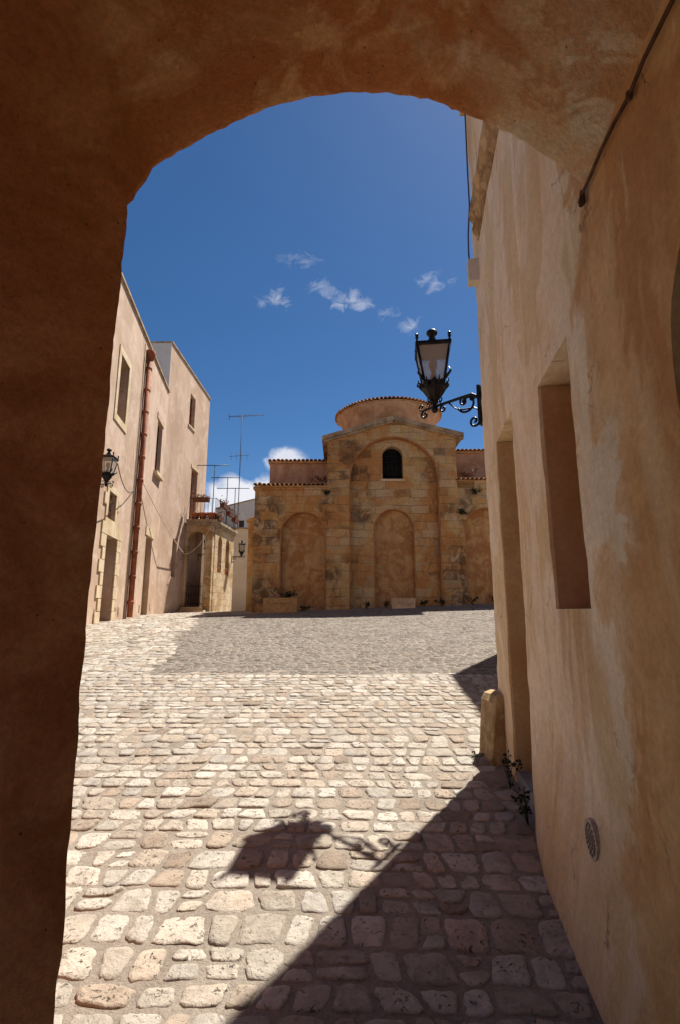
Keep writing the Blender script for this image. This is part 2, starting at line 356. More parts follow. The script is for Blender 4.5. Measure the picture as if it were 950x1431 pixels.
# the two pavings
def dark_edge(y):                           # left limit of the darker setts
    return -2.5-.19*(y-6.9)+.10*math.sin(y*1.7)
def in_dark(x, y):
    return y > 6.9+.07*nz(x*.8, 3.1)+.03*(x+2.5)*.2 and x > dark_edge(y)
def lay(rows_y, rh, sw, dens, test, jit, hmin, hmax, gap, seed, xr, skew=.03):
    r = random.Random(seed); mb = MB(); tones = []
    def edge(k, y0, x): return y0+skew*nz(x*1.1, k*7.3, seed)+.5*skew*nz(x*3.7, k*3.1, seed)+.07*nz(x*.33, y0*.33, 7)
    y = rows_y[0]; row = 0
    while y < rows_y[1]:
        h = r.uniform(*rh); x0, x1 = xr(y); x = x0-r.random()*.3; row += 1; sl = 0
        while x < x1:
            w = r.choice((r.uniform(*sw), r.uniform(sw[0], (sw[0]+sw[1])/2)))
            sr = r.uniform(-.018,.018)*jit; xa, xb = x, x+w; x += w
            parts = [(0, 1)]
            if dens > 1 and h > .16 and r.random() < .16: f = r.uniform(.4,.6); parts = [(0, f), (f, 1)]
            for f0, f1 in parts:
                yl = lambda X, f: edge(row, y, X)*(1-f)+edge(row+1, y+h, X)*f
                cx = (xa+xb)/2; cy = yl(cx, (f0+f1)/2)
                if not test(cx, cy) or r.random() < .006: continue
                dist = math.hypot(cx, cy)
                n, rings = (30, 5) if dist < 4.6 and dens > 1 else ((16, 4) if dens > 1 else (9, 2))
                g_ = gap*r.uniform(.7, 1.7)
                pw = r.uniform(3.0, 8.0); ht = r.uniform(hmin, hmax); tone = r.random(); so = r.random()*100
                tx, ty = r.gauss(0,.03), r.gauss(0,.035); vs = []; fs = []
                prof = {5: [(1.0,-.5),(.985,.35),(.93,.86),(.72,1.0),(.36,1.0)], 4: [(1.0,-.5),(.97,.55),(.86,.96),(.5,1.0)], 2: [(1.0,-.4),(.88,1.0)]}[rings]
                a = w/2-g_/2; b = max(.02, h*(f1-f0)/2-g_/2)
                for sc, hz in prof:
                    for i in range(n):
                        th = 2*math.pi*(i+.5)/n; ct, st = math.cos(th), math.sin(th)
                        q = (abs(ct)**pw+abs(st)**pw)**(-1/pw)
                        q *= 1+.09*jit*nz(ct*1.6+so, st*1.6, so)+.06*jit*nz(ct*3.6+so, st*3.6, so)+.055*jit*nz(ct*8+so, st*8, so)
                        q = min(q, 1.36); vx, vy = q*ct*sc, q*st*sc
                        X = cx+vx*a+(sl*(1-vx)+sr*(1+vx))*.5*vy
                        fm = (f0+f1)/2+vy*(f1-f0)/2*(b/max(.02, h*(f1-f0)/2))
                        Y = yl(X, fm)
                        z = gz(X, Y)+ht*hz+tx*vx*a+ty*vy*b
                        if hz > .3 and rings > 2: z += .0036*fb(X*13, Y*13, so, 5)-.006*max(0, nz(X*30, Y*30, so)-.12)
                        vs.append((X, Y, z))
                vs.append((cx, cy, gz(cx, cy)+ht*(1.0+r.uniform(-.15,.10))))
                for k in range(rings-1):
                    for i in range(n): fs.append((k*n+i, k*n+(i+1)%n, (k+1)*n+(i+1)%n, (k+1)*n+i))
                t0 = (rings-1)*n
                for i in range(n): fs.append((t0+i, t0+(i+1)%n, rings*n))
                mb.add(vs, fs, True); tones += [tone]*len(vs)
            sl = sr
        y += h
    return mb, tones
def left_face(y): return -4.08-.158*y
def right_face(y): return .69+.14*y
def ok_light(x, y):
    if in_dark(x, y): return False
    if y < 4.45 and x > right_face(y)-.06: return False
    if y < 1.75 and x < -.74-.14*(1.63-y): return False
    if y > 7.2 and x < left_face(y)+.05: return False
    if y > 19.8 and x < -7.1: return False
    return True
mb, tn = lay((.35, 7.15), (.105,.185), (.10,.235), 2, ok_light, 1.25, .004, .012, .018, 5, lambda y: (-(y*.82+1.0), y*.42+1.3))
tag(mb.build('cobblestone_paving', M['cobble'], attr=tn), None, None, kind='structure')
mb, tn = lay((7.05, 22.9), (.14,.22), (.12,.24), 1.5, lambda x, y: ok_light(x, y) and x < dark_edge(y), 1.2, .004, .011, .018, 6, lambda y: (left_face(min(y,19.8)), dark_edge(y)+.2))
tag(mb.build('side_cobblestone_paving', M['cobble'], attr=tn), None, None, kind='structure')
mb, tn = lay((6.7, 16.3), (.06,.105), (.10,.22), 1, in_dark, .9, .002, .006, .010, 8, lambda y: (dark_edge(y)-.3, 7.5), .02)
tag(mb.build('sett_paving', M['sett'], attr=tn), None, None, kind='structure')

# ------------------------------------------------------------------ gateway: left pier and vault of the passage
L = (-2.0, 1.0, 0.0)
gate = thing('gateway_building', L, 'plastered gateway block whose dark left pier and rounded vault frame the view', 'gateway')
arc = [(-.796,3.06),(-.747,3.173),(-.671,3.259),(-.568,3.355),(-.379,3.478),(-.127,3.568),(.042,3.588),(.184,3.584),(.408,3.535),(.627,3.430),(.784,3.300),(.93,3.150),(1.02,3.05)]
def resample(pts, st):
    out = []
    for (a, b), (c, d) in zip(pts, pts[1:]):
        n = max(1, int(math.hypot(c-a, d-b)/st))
        out += [(a+(c-a)*i/n, b+(d-b)*i/n) for i in range(n)]
    return out+[pts[-1]]
def smooth(pts, k):
    for _ in range(k): pts = [pts[0]]+[((a[0]+2*b[0]+c[0])/4, (a[1]+2*b[1]+c[1])/4) for a, b, c in zip(pts, pts[1:], pts[2:])]+[pts[-1]]
    return pts
jamb = resample([(-.79,-.9),(-.785,.4),(-.803,1.6),(-.796,3.06)], .03)
vault = smooth(resample(arc, .025), 10)
prof = jamb[:-1]+vault
ys = [1.63-.012*i for i in range(4)]+[1.59-.03*i for i in range(1, 45)]+[.25-.12*i for i in range(0, 16)]
N = len(prof); vs = []; fs = []; jl0 = len(jamb)
for k, yv in enumerate(ys):
    for i, (x, z) in enumerate(prof):
        j0, j1 = prof[max(0,i-1)], prof[min(N-1,i+1)]
        tx, tz = j1[0]-j0[0], j1[1]-j0[1]; q = math.hypot(tx, tz) or 1
        nx, nzv = -tz/q, tx/q              # points away from the opening
        a = (.008 if i < jl0 else .020)*fb(x*2.1, yv*2.1, z*2.1, 3)+(.002 if i < jl0-8 else .007)*fb(x*11, yv*11, z*11, 3)
        a += (.0 if i < jl0 else (.020, .009, .003, 0)[k])+(.018*abs(nz(x*16, z*16, 5))+.02*max(0, nz(x*6, z*6, 9))+.012*abs(nz(x*40, z*40, 5)))*(1 if k < 2 else 0)*(.25 if i < jl0 else 1) if k < 4 else 0
        dy_ = 1.63-yv; spl = (min(.8, .95*dy_))*(1-sstep(-.80, -.42, x) if i >= jl0 else 1)
        xx = x+.14*(yv-1.63)-spl
        vs.append((xx+nx*a, yv+.012*nz(x*5, z*5, 2)*(k < 4), z+nzv*a))
for k in range(len(ys)-1):
    for i in range(N-1): fs.append((k*N+i, k*N+i+1, (k+1)*N+i+1, (k+1)*N+i))
mb = MB(); mb.add(vs, fs, True)
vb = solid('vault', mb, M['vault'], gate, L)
# outer masses: front skin, flank, roof
mb = MB(); front = vs[:N]; jl = len(jamb); o = []
for i, v in enumerate(front):
    o.append((-4.2, 1.63, v[2]) if i < jl else (v[0], 1.63, 4.5))
fv = front+o+[(-4.2,1.63,4.5)]
mb.add(fv, [(i, i+1, N+i+1, N+i) for i in range(N-1) if i != jl-1]+[(jl-1, jl, N+jl, 2*N, N+jl-1)])
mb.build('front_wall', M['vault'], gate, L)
mb = MB(); mb.box(-4.2, 1.6, -1.5, 1.60, 4.2, 4.5); mb.box(-4.2, -3.9, -1.5, 1.60, -1, 4.2); mb.box(-3.9, -1.78, -1.5, -1.3, -1, 4.2)
mb.build('outer_wall', M['vault'], gate, L)

# ------------------------------------------------------------------ corner house at right
RW = Frame((.69-.14*7, -7), (.69+.14*4.38, 4.38), -1)       # outward = to the left
ru = lambda y: (y+7)*1.00975
L = (1.6, 3.0, .3)
ch = thing('corner_house', L, 'ochre and cream plastered corner house running from the passage out to the sunny square', 'house')
us = [ru(-1.6+.25*i) for i in range(8)]+[ru(.3+.034*i) for i in range(121)]
us = [u for u in us if u < ru(4.38)]+[ru(4.38)]
zs = [-1.0,-.6]+[-.3+.036*i for i in range(190)]+[6.9,7.3]
mb = MB(); vs = []; nu = len(us); nzs = len(zs)
def walld(u, z):
    P = RW(u, 0, z)
    d = .011*fb(P.x*1.3, P.y*1.3, z*1.3, 3)+.004*fb(P.x*7, P.y*7, z*7, 3)
    gzv = gz(P.x, P.y); d += .085*(1-sstep(gzv-.1, gzv+.75, z))*(1-sstep(2.6, 3.4, P.y))
    e = ru(4.38)-u
    if e < .10: d -= .035*(1-e/.10)**2+.008*fb(z*6, 4, 4)
    return d
for z in zs:
    for u in us: vs.append(RW(u, walld(u, z), z))
base = len(vs)
fs = [(j*nu+i, j*nu+i+1, (j+1)*nu+i+1, (j+1)*nu+i) for j in range(nzs-1) for i in range(nu-1)]
ring = [i for i in range(nu)]+[j*nu+nu-1 for j in range(1, nzs)]+[(nzs-1)*nu+i for i in range(nu-2, -1, -1)]+[j*nu for j in range(nzs-2, 0, -1)]
for q in ring:
    v = vs[q]; u = us[q % nu]; z = zs[q//nu]; vs.append(RW(u, -3.0, z))
k = len(ring)
fs += [(ring[i], base+i, base+(i+1) % k, ring[(i+1) % k]) for i in range(k)]+[[base+i for i in range(k)]]
mb.add(vs, fs, False)
c1 = MB(); c1.fbox(RW, ru(1.945), ru(2.45), -.42, .3, 1.605, 2.746)
c1.fbox(RW, ru(3.13), ru(3.75), -.30, .3, -.6, 2.89)
c1.prism(arch(ru(.42), ru(1.195), -.5, 2.24, 24), RW, -.45, .3)
hw = solid('wall', mb, M['wall'], ch, L, [c1])
for p in hw.data.polygons: p.use_smooth = True
hw.data.set_sharp_from_angle(angle=R(40))
# reveals: thin plaster skins lining the openings
nb = MB(); a0, a1, z0, z1 = ru(1.945), ru(2.45), 1.605, 2.746
nb.fbox(RW, a0+.004, a1-.004, -.418, -.40, z0+.004, z1-.004); nb.fbox(RW, a1-.012, a1-.002, -.40, -.012, z0+.003, z1-.003)
win = nb.build('window_niche', M['reveal'], ch, L); win['label'] = 'brown blocked window recess'
hk = MB(); hk.tube([RW(ru(1.99), -.17, 2.745), RW(ru(1.99), -.17, 2.715), RW(ru(2.0), -.15, 2.70), RW(ru(2.01), -.15, 2.712)], .007)
hk.build('hook', M['rust'], win, L)
nb = MB(); a0, a1 = ru(3.13), ru(3.75)
nb.fbox(RW, a0+.004, a1-.004, -.298, -.285, -.3, 2.886); nb.fbox(RW, a1-.012, a1-.002, -.285, -.010, -.3, 2.886)
dn = nb.build('doorway', M['reveal_olive'], ch, L); dn['label'] = 'tall narrow blind doorway recess'
nb = MB(); gs = gz(1.1, 3.3); nb.fbox(RW, a0+.006, a1-.016, -.283, -.01, gs-.3, gs+.13)
nb.build('threshold', M['slate'], dn, L)
nb = MB(); nb.prism(arch(ru(.43), ru(1.16), -.4, 2.24, 20), RW, -.44, -.10); nb.build('arch_shade_panel', M['dark'], ch, L)  # near-black panel stands in for the shade inside the arched doorway
# weathered ledge high on the wall
nb = MB()
pl = [(0,4.86),(.03,4.86),(.045,4.90),(.10,4.94),(.12,4.98),(.085,5.02),(.16,5.07),(.17,5.14),(.05,5.19),(0,5.2)]
sec = [ru(1.9+.05*i) for i in range(42)]
vs = []
for u in sec:
    for d, z in pl:
        vs.append(RW(u, max(-.06, d*.50*(.92+.22*nz(u*1.5, z*9)+.16*nz(u*9, z*12))-.005)+(.0 if d else -.05), z+.008*nz(u*5, d*20, 3)))
n = len(pl)
nb.add(vs, [(i*n+j, (i+1)*n+j, (i+1)*n+(j+1)%n, i*n+(j+1)%n) for i in range(len(sec)-1) for j in range(n)]+[list(range(n)), [len(vs)-1-i for i in range(n)]], False)
fixn(nb.build('ledge', M['corn'], ch, L))
# eaves with barrel tiles
def tiles_along(mb, P, Q, out, r=.07, ln=.30, step=.15, drop=0.06, n=6, thick=.012):
    P, Q, out = Vector(P), Vector(Q), Vector(out).normalized(); d = Q-P; k = max(1, int(d.length/step)); t = d.normalized()
    for i in range(k):
        c = P+t*(step*(i+.5))+Vector((0,0,.012*nz(i*1.7, P.x, P.y)))
        vs = []
        for rr in (r, r-thick):
            for e in (0, 1):
                b = c-out*(ln*e)+Vector((0,0,drop*e))
                for j in range(n+1):
                    w = math.pi*j/n; vs.append(b+t*(rr*(1-.12*e)*math.cos(w))+Vector((0,0,rr*(1-.12*e)*math.sin(w))))
        m = n+1; fs = []
        for j in range(n):
            fs += [(j, j+1, m+j+1, m+j), (2*m+j, 3*m+j, 3*m+j+1, 2*m+j+1), (j, 2*m+j, 2*m+j+1, j+1)]
        fs += [(0, m, 3*m, 2*m), (n, 2*m+n, 3*m+n, m+n)]
        mb.add(vs, fs, False)
nb = MB(); ztop = zs[-1]
nb.fbox(RW, ru(1.7), ru(4.45), -3.0, .06, ztop-.06, ztop+.04)
tiles_along(nb, RW(ru(1.7), .10, ztop+.05), RW(ru(4.45), .10, ztop+.05), RW.N)
nb.build('roof', M['tile'], ch, L)
nb = MB(); nb.fbox(RW, ru(3.0), ru(4.42), -.02, .04, 6.76, 6.80)
tiles_along(nb, RW(ru(3.0), .12, 6.80), RW(ru(4.40), .12, 6.80), RW.N, ln=.14, r=.055, step=.12)
te = nb.build('tiled_ledge', M['corn'], ch, L)

# perforated vent
v = thing('wall_vent', RW(ru(2.13), .0, .734), 'small round perforated metal vent low on the ochre wall', 'vent')
off = Vector(RW(ru(2.13), 0, .734)); wd = walld(ru(2.13), .734)
def disc(fr, uc, zc, ru_, rz_, d0, d1, n=24): return [(uc+ru_*math.cos(2*math.pi*i/n), zc+rz_*math.sin(2*math.pi*i/n)) for i in range(n)]
nb = MB(); nb.prism(disc(RW, ru(2.13), .734, .068, .072, 0, 0), RW, wd-.02, wd+.010); nb.build('plate', M['plate'], v, off)
nb = MB()
for i in range(9):
    zz = .734-.052+.013*i; hw_ = math.sqrt(max(0, .057**2-(zz-.734)**2))
    m = max(1, int(hw_*2/.022))
    for j in range(m):
        uc = ru(2.13)-hw_+(j+.5)*2*hw_/m
        nb.fbox(RW, uc-.007, uc+.007, wd+.008, wd+.012, zz-.003, zz+.003)
nb.build('slot', M['dark'], v, off)
# pipe at the foot of the vault
nb = MB(); pts = [RW(ru(-1.0+.1*i), walld(ru(-1.0+.1*i), 3.05)+.018+.006*nz(i*.6, 2), 2.86+.10*(-1.0+.1*i+1.0)+.008*nz(i*.8, 5)) for i in range(27)]
nb.tube(pts, .0065, 8)
for i in (22, 26): nb.lathe([(.0085,-.012),(.011,0),(.0085,.012)], pts[i], 8)
nb.tube([pts[-1], pts[-1]+Vector((.0,.01,-.03)), pts[-1]+Vector((-.01,.0,-.05))], [.009,.014,.008], 7)
tag(nb.build('conduit_pipe', M['rust'], off=tuple(pts[12])), 'thin rusty conduit pipe where the vault meets the right wall', 'pipe')
# junction box + cable on the corner
cr = Vector(RW(ru(4.38), 0, 0))
nb = MB(); nb.fbox(RW, ru(4.05), ru(4.15), -.03, .09, 4.54, 4.76)
tag(fixn(nb.build('junction_box', M['boxw'], off=tuple(RW(ru(4.1), .03, 4.54)))), 'small pale junction box high on the edge of the corner house', 'junction box')
nb = MB(); nb.tube([RW(ru(4.20), .018, 7.2), RW(ru(4.19), .02, 6.4), RW(ru(4.17), .03, 5.8), RW(ru(4.14), .035, 5.4), RW(ru(4.15), .06, 5.1), RW(ru(4.12), .07, 4.88), RW(ru(4.10), .07, 4.75)], .007, 6)
tag(nb.build('electric_cable', M['cable'], off=tuple(cr+Vector((0,0,5)))), 'thin dark cable running down the corner house to a pale junction box', 'cable')
# guard stone at the corner
gb = Vector((1.215, 4.17, gz(1.205, 4.20)))
nb = MB(); prg = [(-.105,-.15),(-.102,.02),(-.092,.12),(-.070,.30),(-.055,.42),(-.030,.468),(.02,.482),(.075,.478),(.10,.44),(.11,-.15)]
fg = Frame((gb.x, gb.y), (gb.x+.99, gb.y+.14)); gy = [-.13,-.115,-.06,0,.06,.115,.13]; vs = []
for d_ in gy:
    sh = .90 if abs(d_) > .12 else 1.0
    for u_, z_ in prg:
        q = fg(u_*sh, d_, gb.z+z_*(.985 if sh < 1 else 1)); e = .013*fb(q.x*9, q.y*9, q.z*9, 3); vs.append(q+Vector((e, .6*e, e*.5)))
n = len(prg); nb.add(vs, [(i*n+k, i*n+(k+1)%n, (i+1)*n+(k+1)%n, (i+1)*n+k) for i in range(len(gy)-1) for k in range(n)]+[list(range(n-1,-1,-1)), list(range(len(vs)-n, len(vs)))], False)
tag(nb.build('guard_stone', M['guard'], off=tuple(gb)), 'worn stone guard slab leaning on the foot of the corner house', 'bollard')

# ------------------------------------------------------------------ plants
def leafy(name, base, n, rad, h, mat, label, cat='plant', group=None, leaf=.035, seed=1, flat=.6):
    r = random.Random(seed); b = Vector(base); nb = MB(); sb = MB()
    t = thing(name, base, label, cat, group)
    for i in range(max(3, n//14)):
        a = r.uniform(0, 6.28); q = rad*r.uniform(.4, 1); tip = b+Vector((q*math.cos(a), q*math.sin(a)*flat, h*r.uniform(.45, 1)))
        mid = (b+tip)/2+Vector((r.uniform(-.2,.2)*rad, r.uniform(-.2,.2)*rad, h*.15))
        sb.tube([b-Vector((0,0,.02)), mid, tip], [leaf*.09, leaf*.07, leaf*.04], 4)
        for k in range(14):
            f = r.uniform(.2, 1.05); c = b.lerp(mid, min(1, f*2)) if f < .5 else mid.lerp(tip, f*2-1)
            d = Vector((r.gauss(0,1), r.gauss(0,1), r.gauss(.3,.7))).normalized(); w = d.orthogonal().normalized()
            w = Matrix.Rotation(r.uniform(0,6.28), 3, d) @ w; l = leaf*r.uniform(.6,1.3)
            c = c+Vector((r.gauss(0,.25), r.gauss(0,.2), r.gauss(0,.2)))*leaf
            nb.add([c, c+d*l*.5+w*l*.28, c+d*l, c+d*l*.5-w*l*.28], [(0,1,2,3)])
    nb.build('foliage', mat, t, base); sb.build('stem', mat, t, base)
    return t
leafy('wall_plant', (1.09, 3.2, gz(1.1,3.2)+.02), 70, .10, .20, M['leaf_d'], 'dark leafy weed growing at the wall foot by the blind doorway', leaf=.032, seed=3)
leafy('wall_plant', (1.13, 3.62, gz(1.1,3.7)+.03), 70, .11, .20, M['leaf_d'], 'low weed in the angle between bollard and wall foot', leaf=.03, seed=4)
leafy('wall_plant', (1.03, 4.05, gz(1.03,4.05)+.01), 40, .08, .09, M['leaf'], 'sparse green weed sprouting at the bollard foot', leaf=.022, seed=5)

# ------------------------------------------------------------------ wall lanterns
def spiral(c, ex, ez, r0, turns, start, sgn=1, n=22, grow=.15):
    c, ex, ez = Vector(c), Vector(ex), Vector(ez); out = []
    for i in range(n+1):
        f = i/n; r = r0*(grow+(1-grow)*(1-f)); w = start+sgn*2*math.pi*turns*f
        out.append(c+ex*(r*math.cos(w))+ez*(r*math.sin(w)))
    return out
X_, Z_ = (1,0,0), (0,0,1)
def make_lamp(label, group, turn=0.0):
    t = thing('wall_lamp', (0,0,0), label, 'street lamp', group)
    b = MB()
    b.tube([(-.01,0,-.01),(.03,0,-.04),(.08,0,-.005),(.2,0,0),(.62,0,0)], [.02,.02,.019,.016,.014], 8)
    b.tube(spiral((.62,0,-.05), X_, Z_, .05, 1.15, math.pi/2, -1), .011, 6)
    b.tube(spiral((.66,0,.04), X_, Z_, .035, 1.0, -math.pi/2, 1), .009, 6)
    b.tube(spiral((.40,0,-.05), X_, Z_, .04, 1.2, math.pi/2, -1), .010, 6)
    b.tube([(.34,0,-.005),(.26,0,-.09),(.2,0,-.12),(.06,0,-.14),(0,0,-.19)], .008, 6)
    b.tube(spiral((.135,0,-.07), X_, Z_, .10, .95, -.3, -1, 28, .35), .011, 6)
    b.tube(spiral((.17,0,-.045), X_, Z_, .045, 1.3, math.pi/2, -1), .010, 6)
    b.tube(spiral((.08,0,-.035), X_, Z_, .035, 1.3, math.pi/2, 1), .009, 6)
    b.tube([(0,0,-.19),(.015,0,-.27)], .010, 6)
    b.tube(spiral((.065,0,-.27), X_, Z_, .06, 1.25, math.pi, 1), .012, 6)
    b.box(-.012,.012,-.03,.03,-.33,.06)
    b.build('bracket', M['iron'], t)
    c = .5
    s = MB(); s.lathe([(.022,-.06),(.035,-.03),(.022,0),(.02,.04),(.028,.055),(.04,.075),(.075,.12),(.098,.165),(.108,.205),(.10,.225)], (c,0,0), 16)
    rr = random.Random(2)
    for k in range(8):                       # acanthus leaves round the bowl
        w = k*math.pi/4; e = Vector((math.cos(w), math.sin(w), 0)); f = Vector((-e.y, e.x, 0)); q = Vector((c,0,0))
        pr = [(.03,.06,.016),(.072,.115,.04),(.105,.165,.045),(.118,.215,.034),(.132,.255,.017),(.148,.262,.004)]
        vs = []
        for r_, z_, wd_ in pr: vs += [q+e*(r_-.01)+f*wd_+Vector((0,0,z_)), q+e*(r_+.008)+Vector((0,0,z_)), q+e*(r_-.01)-f*wd_+Vector((0,0,z_))]
        s.add(vs, [(i*3+j, i*3+j+1, i*3+j+4, i*3+j+3) for i in range(5) for j in range(2)])
        s.tube([q+e*.118+f*.03+Vector((0,0,.2)), q+e*.15+f*.045+Vector((0,0,.24)), q+e*.158+f*.045+Vector((0,0,.27))], [.010,.008,.003], 5)
    for k in range(4):                       # small scrolls under the bowl
        w = math.pi/4+k*math.pi/2; e = (math.cos(w), math.sin(w), 0)
        s.tube([(c,0,.02)]+spiral((c+e[0]*.075, e[1]*.075, .045), e, Z_, .035, 1.1, math.pi, -1, 16), .007, 5)
    s.build('bowl', M['iron'], t)
    zb, zt, hb, htp = .235, .61, .098, .160
    cage = MB()
    for sx in (-1,1):
        for sy in (-1,1):
            cage.tube([(c+sx*hb, sy*hb, zb),(c+sx*htp, sy*htp, zt)], .013, 6)
            cage.lathe([(.012,0),(.010,.05),(.020,.066),(.010,.076),(.018,.09),(.018,.10),(.004,.115)], (c+sx*htp, sy*htp, zt), 8)
            cage.tube([(c+sx*hb*1.08, sy*hb*1.08, zb+.02),(c+sx*(hb+.06), sy*(hb+.06), zb+.07),(c+sx*(hb+.045), sy*(hb+.045), zb+.12)], [.018,.012,.004], 5)
    for z_, h_, q in ((zb, hb, .016),(zt, htp, .02)):
        for s1, s2 in (((-1,-1),(1,-1)),((1,-1),(1,1)),((1,1),(-1,1)),((-1,1),(-1,-1))):
            cage.tube([(c+s1[0]*h_, s1[1]*h_, z_),(c+s2[0]*h_, s2[1]*h_, z_)], q, 4)
    cage.build('cage', M['iron'], t)
    cap = MB(); h = htp+.018
    cap.lathe([(h*1.414, zt+.006),(h*1.38, zt+.025),(.10, zt+.07),(.05, zt+.105)], (c,0,0), 4, False, math.pi/4)
    cap.lathe([(.052,zt+.10),(.044,zt+.12),(.032,zt+.14),(.030,zt+.165),(.050,zt+.178),(.058,zt+.195),(.053,zt+.216),(.034,zt+.23),(.012,zt+.238)], (c,0,0), 14)
    cp = cap.build('cap', M['iron'], t)
    ln = MB(); ln.lathe([(htp*1.36, zt-.004),(htp*1.36, zt+.002)], (c,0,0), 4, False, math.pi/4); ln.build('reflector', M['liner'], cp)
    for k in range(4):
        w = k*math.pi/2; e = Vector((math.cos(w), math.sin(w), 0)); f = Vector((-e.y, e.x, 0)); q = Vector((c,0,0)); g_ = MB()
        A = [q+e*(hb-.002)+f*hb*.9+Vector((0,0,zb+.01)), q+e*(hb-.002)-f*hb*.9+Vector((0,0,zb+.01)), q+e*(htp-.002)-f*htp*.92+Vector((0,0,zt-.01)), q+e*(htp-.002)+f*htp*.92+Vector((0,0,zt-.01))]
        g_.add(A+[a-e*.004 for a in A], [(0,1,2,3),(7,6,5,4),(0,4,5,1),(1,5,6,2),(2,6,7,3),(3,7,4,0)])
        fixn(g_.build('pane', M['glass'], t))
    h_ = MB(); h_.lathe([(.05,zb),(.05,zb+.03),(.036,zb+.06),(.034,zb+.10),(.024,zb+.115)], (c,0,0), 12)
    hold = h_.build('lamp_holder', M['bulbbase'], t)
    bl = MB(); bl.lathe([(.018,zb+.115),(.026,zb+.15),(.042,zb+.20),(.045,zb+.23),(.034,zb+.26),(.012,zb+.275)], (c,0,0), 14)
    bl.build('bulb', M['bulb'], hold)
    for o in t.children:
        if o.name.split('.')[0] == 'bracket': continue
        m = Matrix.Translation((c,0,0)) @ Matrix.Rotation(turn, 4, 'Z') @ Matrix.Translation((-c,0,0))
        o.data.transform(m)
        for k in o.children: k.data.transform(m)
    return t
GL = 'wrought iron wall lanterns round the square'
lamp = make_lamp('large black iron lantern on a scrolled bracket at the corner of the near right house', GL, R(38))
lamp.location = (1.295, 4.37, 3.60); lamp.rotation_euler.z = math.atan2(.71, -.70)
lamp2 = None
for loc, rz, lb in (((-5.83,11.2,4.43), -.16, 'iron lantern on the left house front above the quoined door'),
                    ((-5.635,26.2,4.36), 0, 'distant iron lantern bracketed to the far end of the porch'),
                    ((-7.13,25.0,4.35), 0, 'shadowed lantern inside the porch arch')):
    q = copy_tree(lamp2) if lamp2 else make_lamp(lb, GL, R(14)); lamp2 = lamp2 or q; q.location = loc; q.rotation_euler.z = rz; q['label'] = lb

# ------------------------------------------------------------------ left house
F1 = Frame((left_face(8), 8), (left_face(19.8), 19.8))
fu = lambda y: (y-8)*1.0124
L = (-7.5, 15.0, 1.3)
h1 = thing('terrace_house', L, 'long pale pink house at left with a red drainpipe down its front', 'house')
D = 6.0; zt1 = 10.6
mb = MB(); mb.fbox(F1, 0, fu(19.8), -D, 0, .3, zt1)
c = MB()
c.fbox(F1, fu(12.95), fu(13.82), -.30, .1, 6.88, 8.66)
c.fbox(F1, fu(18.15), fu(19.1), -.22, .1, 6.72, 8.78)
c.fbox(F1, fu(12.95), fu(13.62), -.25, .1, 3.98, 4.72)
c.fbox(F1, fu(13.0), fu(14.02), -.40, .1, .6, 3.55)
c.fbox(F1, fu(17.62), fu(18.62), -.22, .1, .6, 4.22)
solid('wall', mb, M['house'], h1, L, [c])
nb = MB(); nb.fbox(F1, -.05, fu(19.8)-.01, -D-.05, .06, zt1, zt1+.07); nb.build('coping', M['coping'], h1, L)
def surround(fr, u0, u1, z0, z1, w, d, mat, name, par, off, sill=True):
    nb = MB(); nb.fbox(fr, u0-w, u0, -.02, d, z0, z1); nb.fbox(fr, u1, u1+w, -.02, d, z0, z1)
    nb.fbox(fr, u0-w, u1+w, -.02, d+.002, z1, z1+w)
    if sill: nb.fbox(fr, u0-w, u1+w, -.02, d+.004, z0-w, z0)
    return nb.build(name, mat, par, off)
def window(fr, u0, u1, z0, z1, dep, par, off, wood, w=.2, d=.025, frame=True):
    nb = MB(); nb.fbox(fr, u0+.005, u1-.005, -dep+.003, -dep+.03, z0+.005, z1-.005)
    wn = nb.build('window', M['glassd'], par, off)
    nb = MB(); e = .07
    for a, b in ((u0+.004, u0+e),(u1-e, u1-.004),((u0+u1)/2-.04,(u0+u1)/2+.04)): nb.fbox(fr, a, b, -dep+.03, -dep+.075, z0+.004, z1-.004)
    for a, b in ((z0+.004, z0+e),(z1-e, z1-.004),((z0+z1)/2-.03,(z0+z1)/2+.03)): nb.fbox(fr, u0+e, u1-e, -dep+.03, -dep+.072, a, b)
    nb.build('frame', wood, wn, off)
    if frame: surround(fr, u0, u1, z0, z1, w, d, M['tufa'], 'surround', wn, off)
    return wn
window(F1, fu(12.95), fu(13.82), 6.88, 8.66, .30, h1, L, M['wood'])
wn = window(F1, fu(18.15), fu(19.1), 6.72, 8.78, .22, h1, L, M['wood_d'], frame=False)
nb = MB(); nb.fbox(F1, fu(18.0), fu(19.25), -.05, .14, 6.60, 6.72); nb.build('sill', M['tufa'], wn, L)
nb = MB(); nb.fbox(F1, fu(18.0), fu(19.25), -.02, .03, 8.80, 9.02); nb.build('lintel', M['house_b'], wn, L)
wn = window(F1, fu(12.95), fu(13.62), 3.98, 4.72, .25, h1, L, M['wood'], .17, .03)
nb = MB()
for z in (4.2, 4.5): nb.tube([F1(fu(12.95), -.06, z), F1(fu(13.62), -.06, z)], .012)
for k in range(1, 4): nb.tube([F1(fu(12.95)+k*.17, -.06, 3.98), F1(fu(12.95)+k*.17, -.06, 4.72)], .010)
nb.build('grille', M['rust'], wn, L)
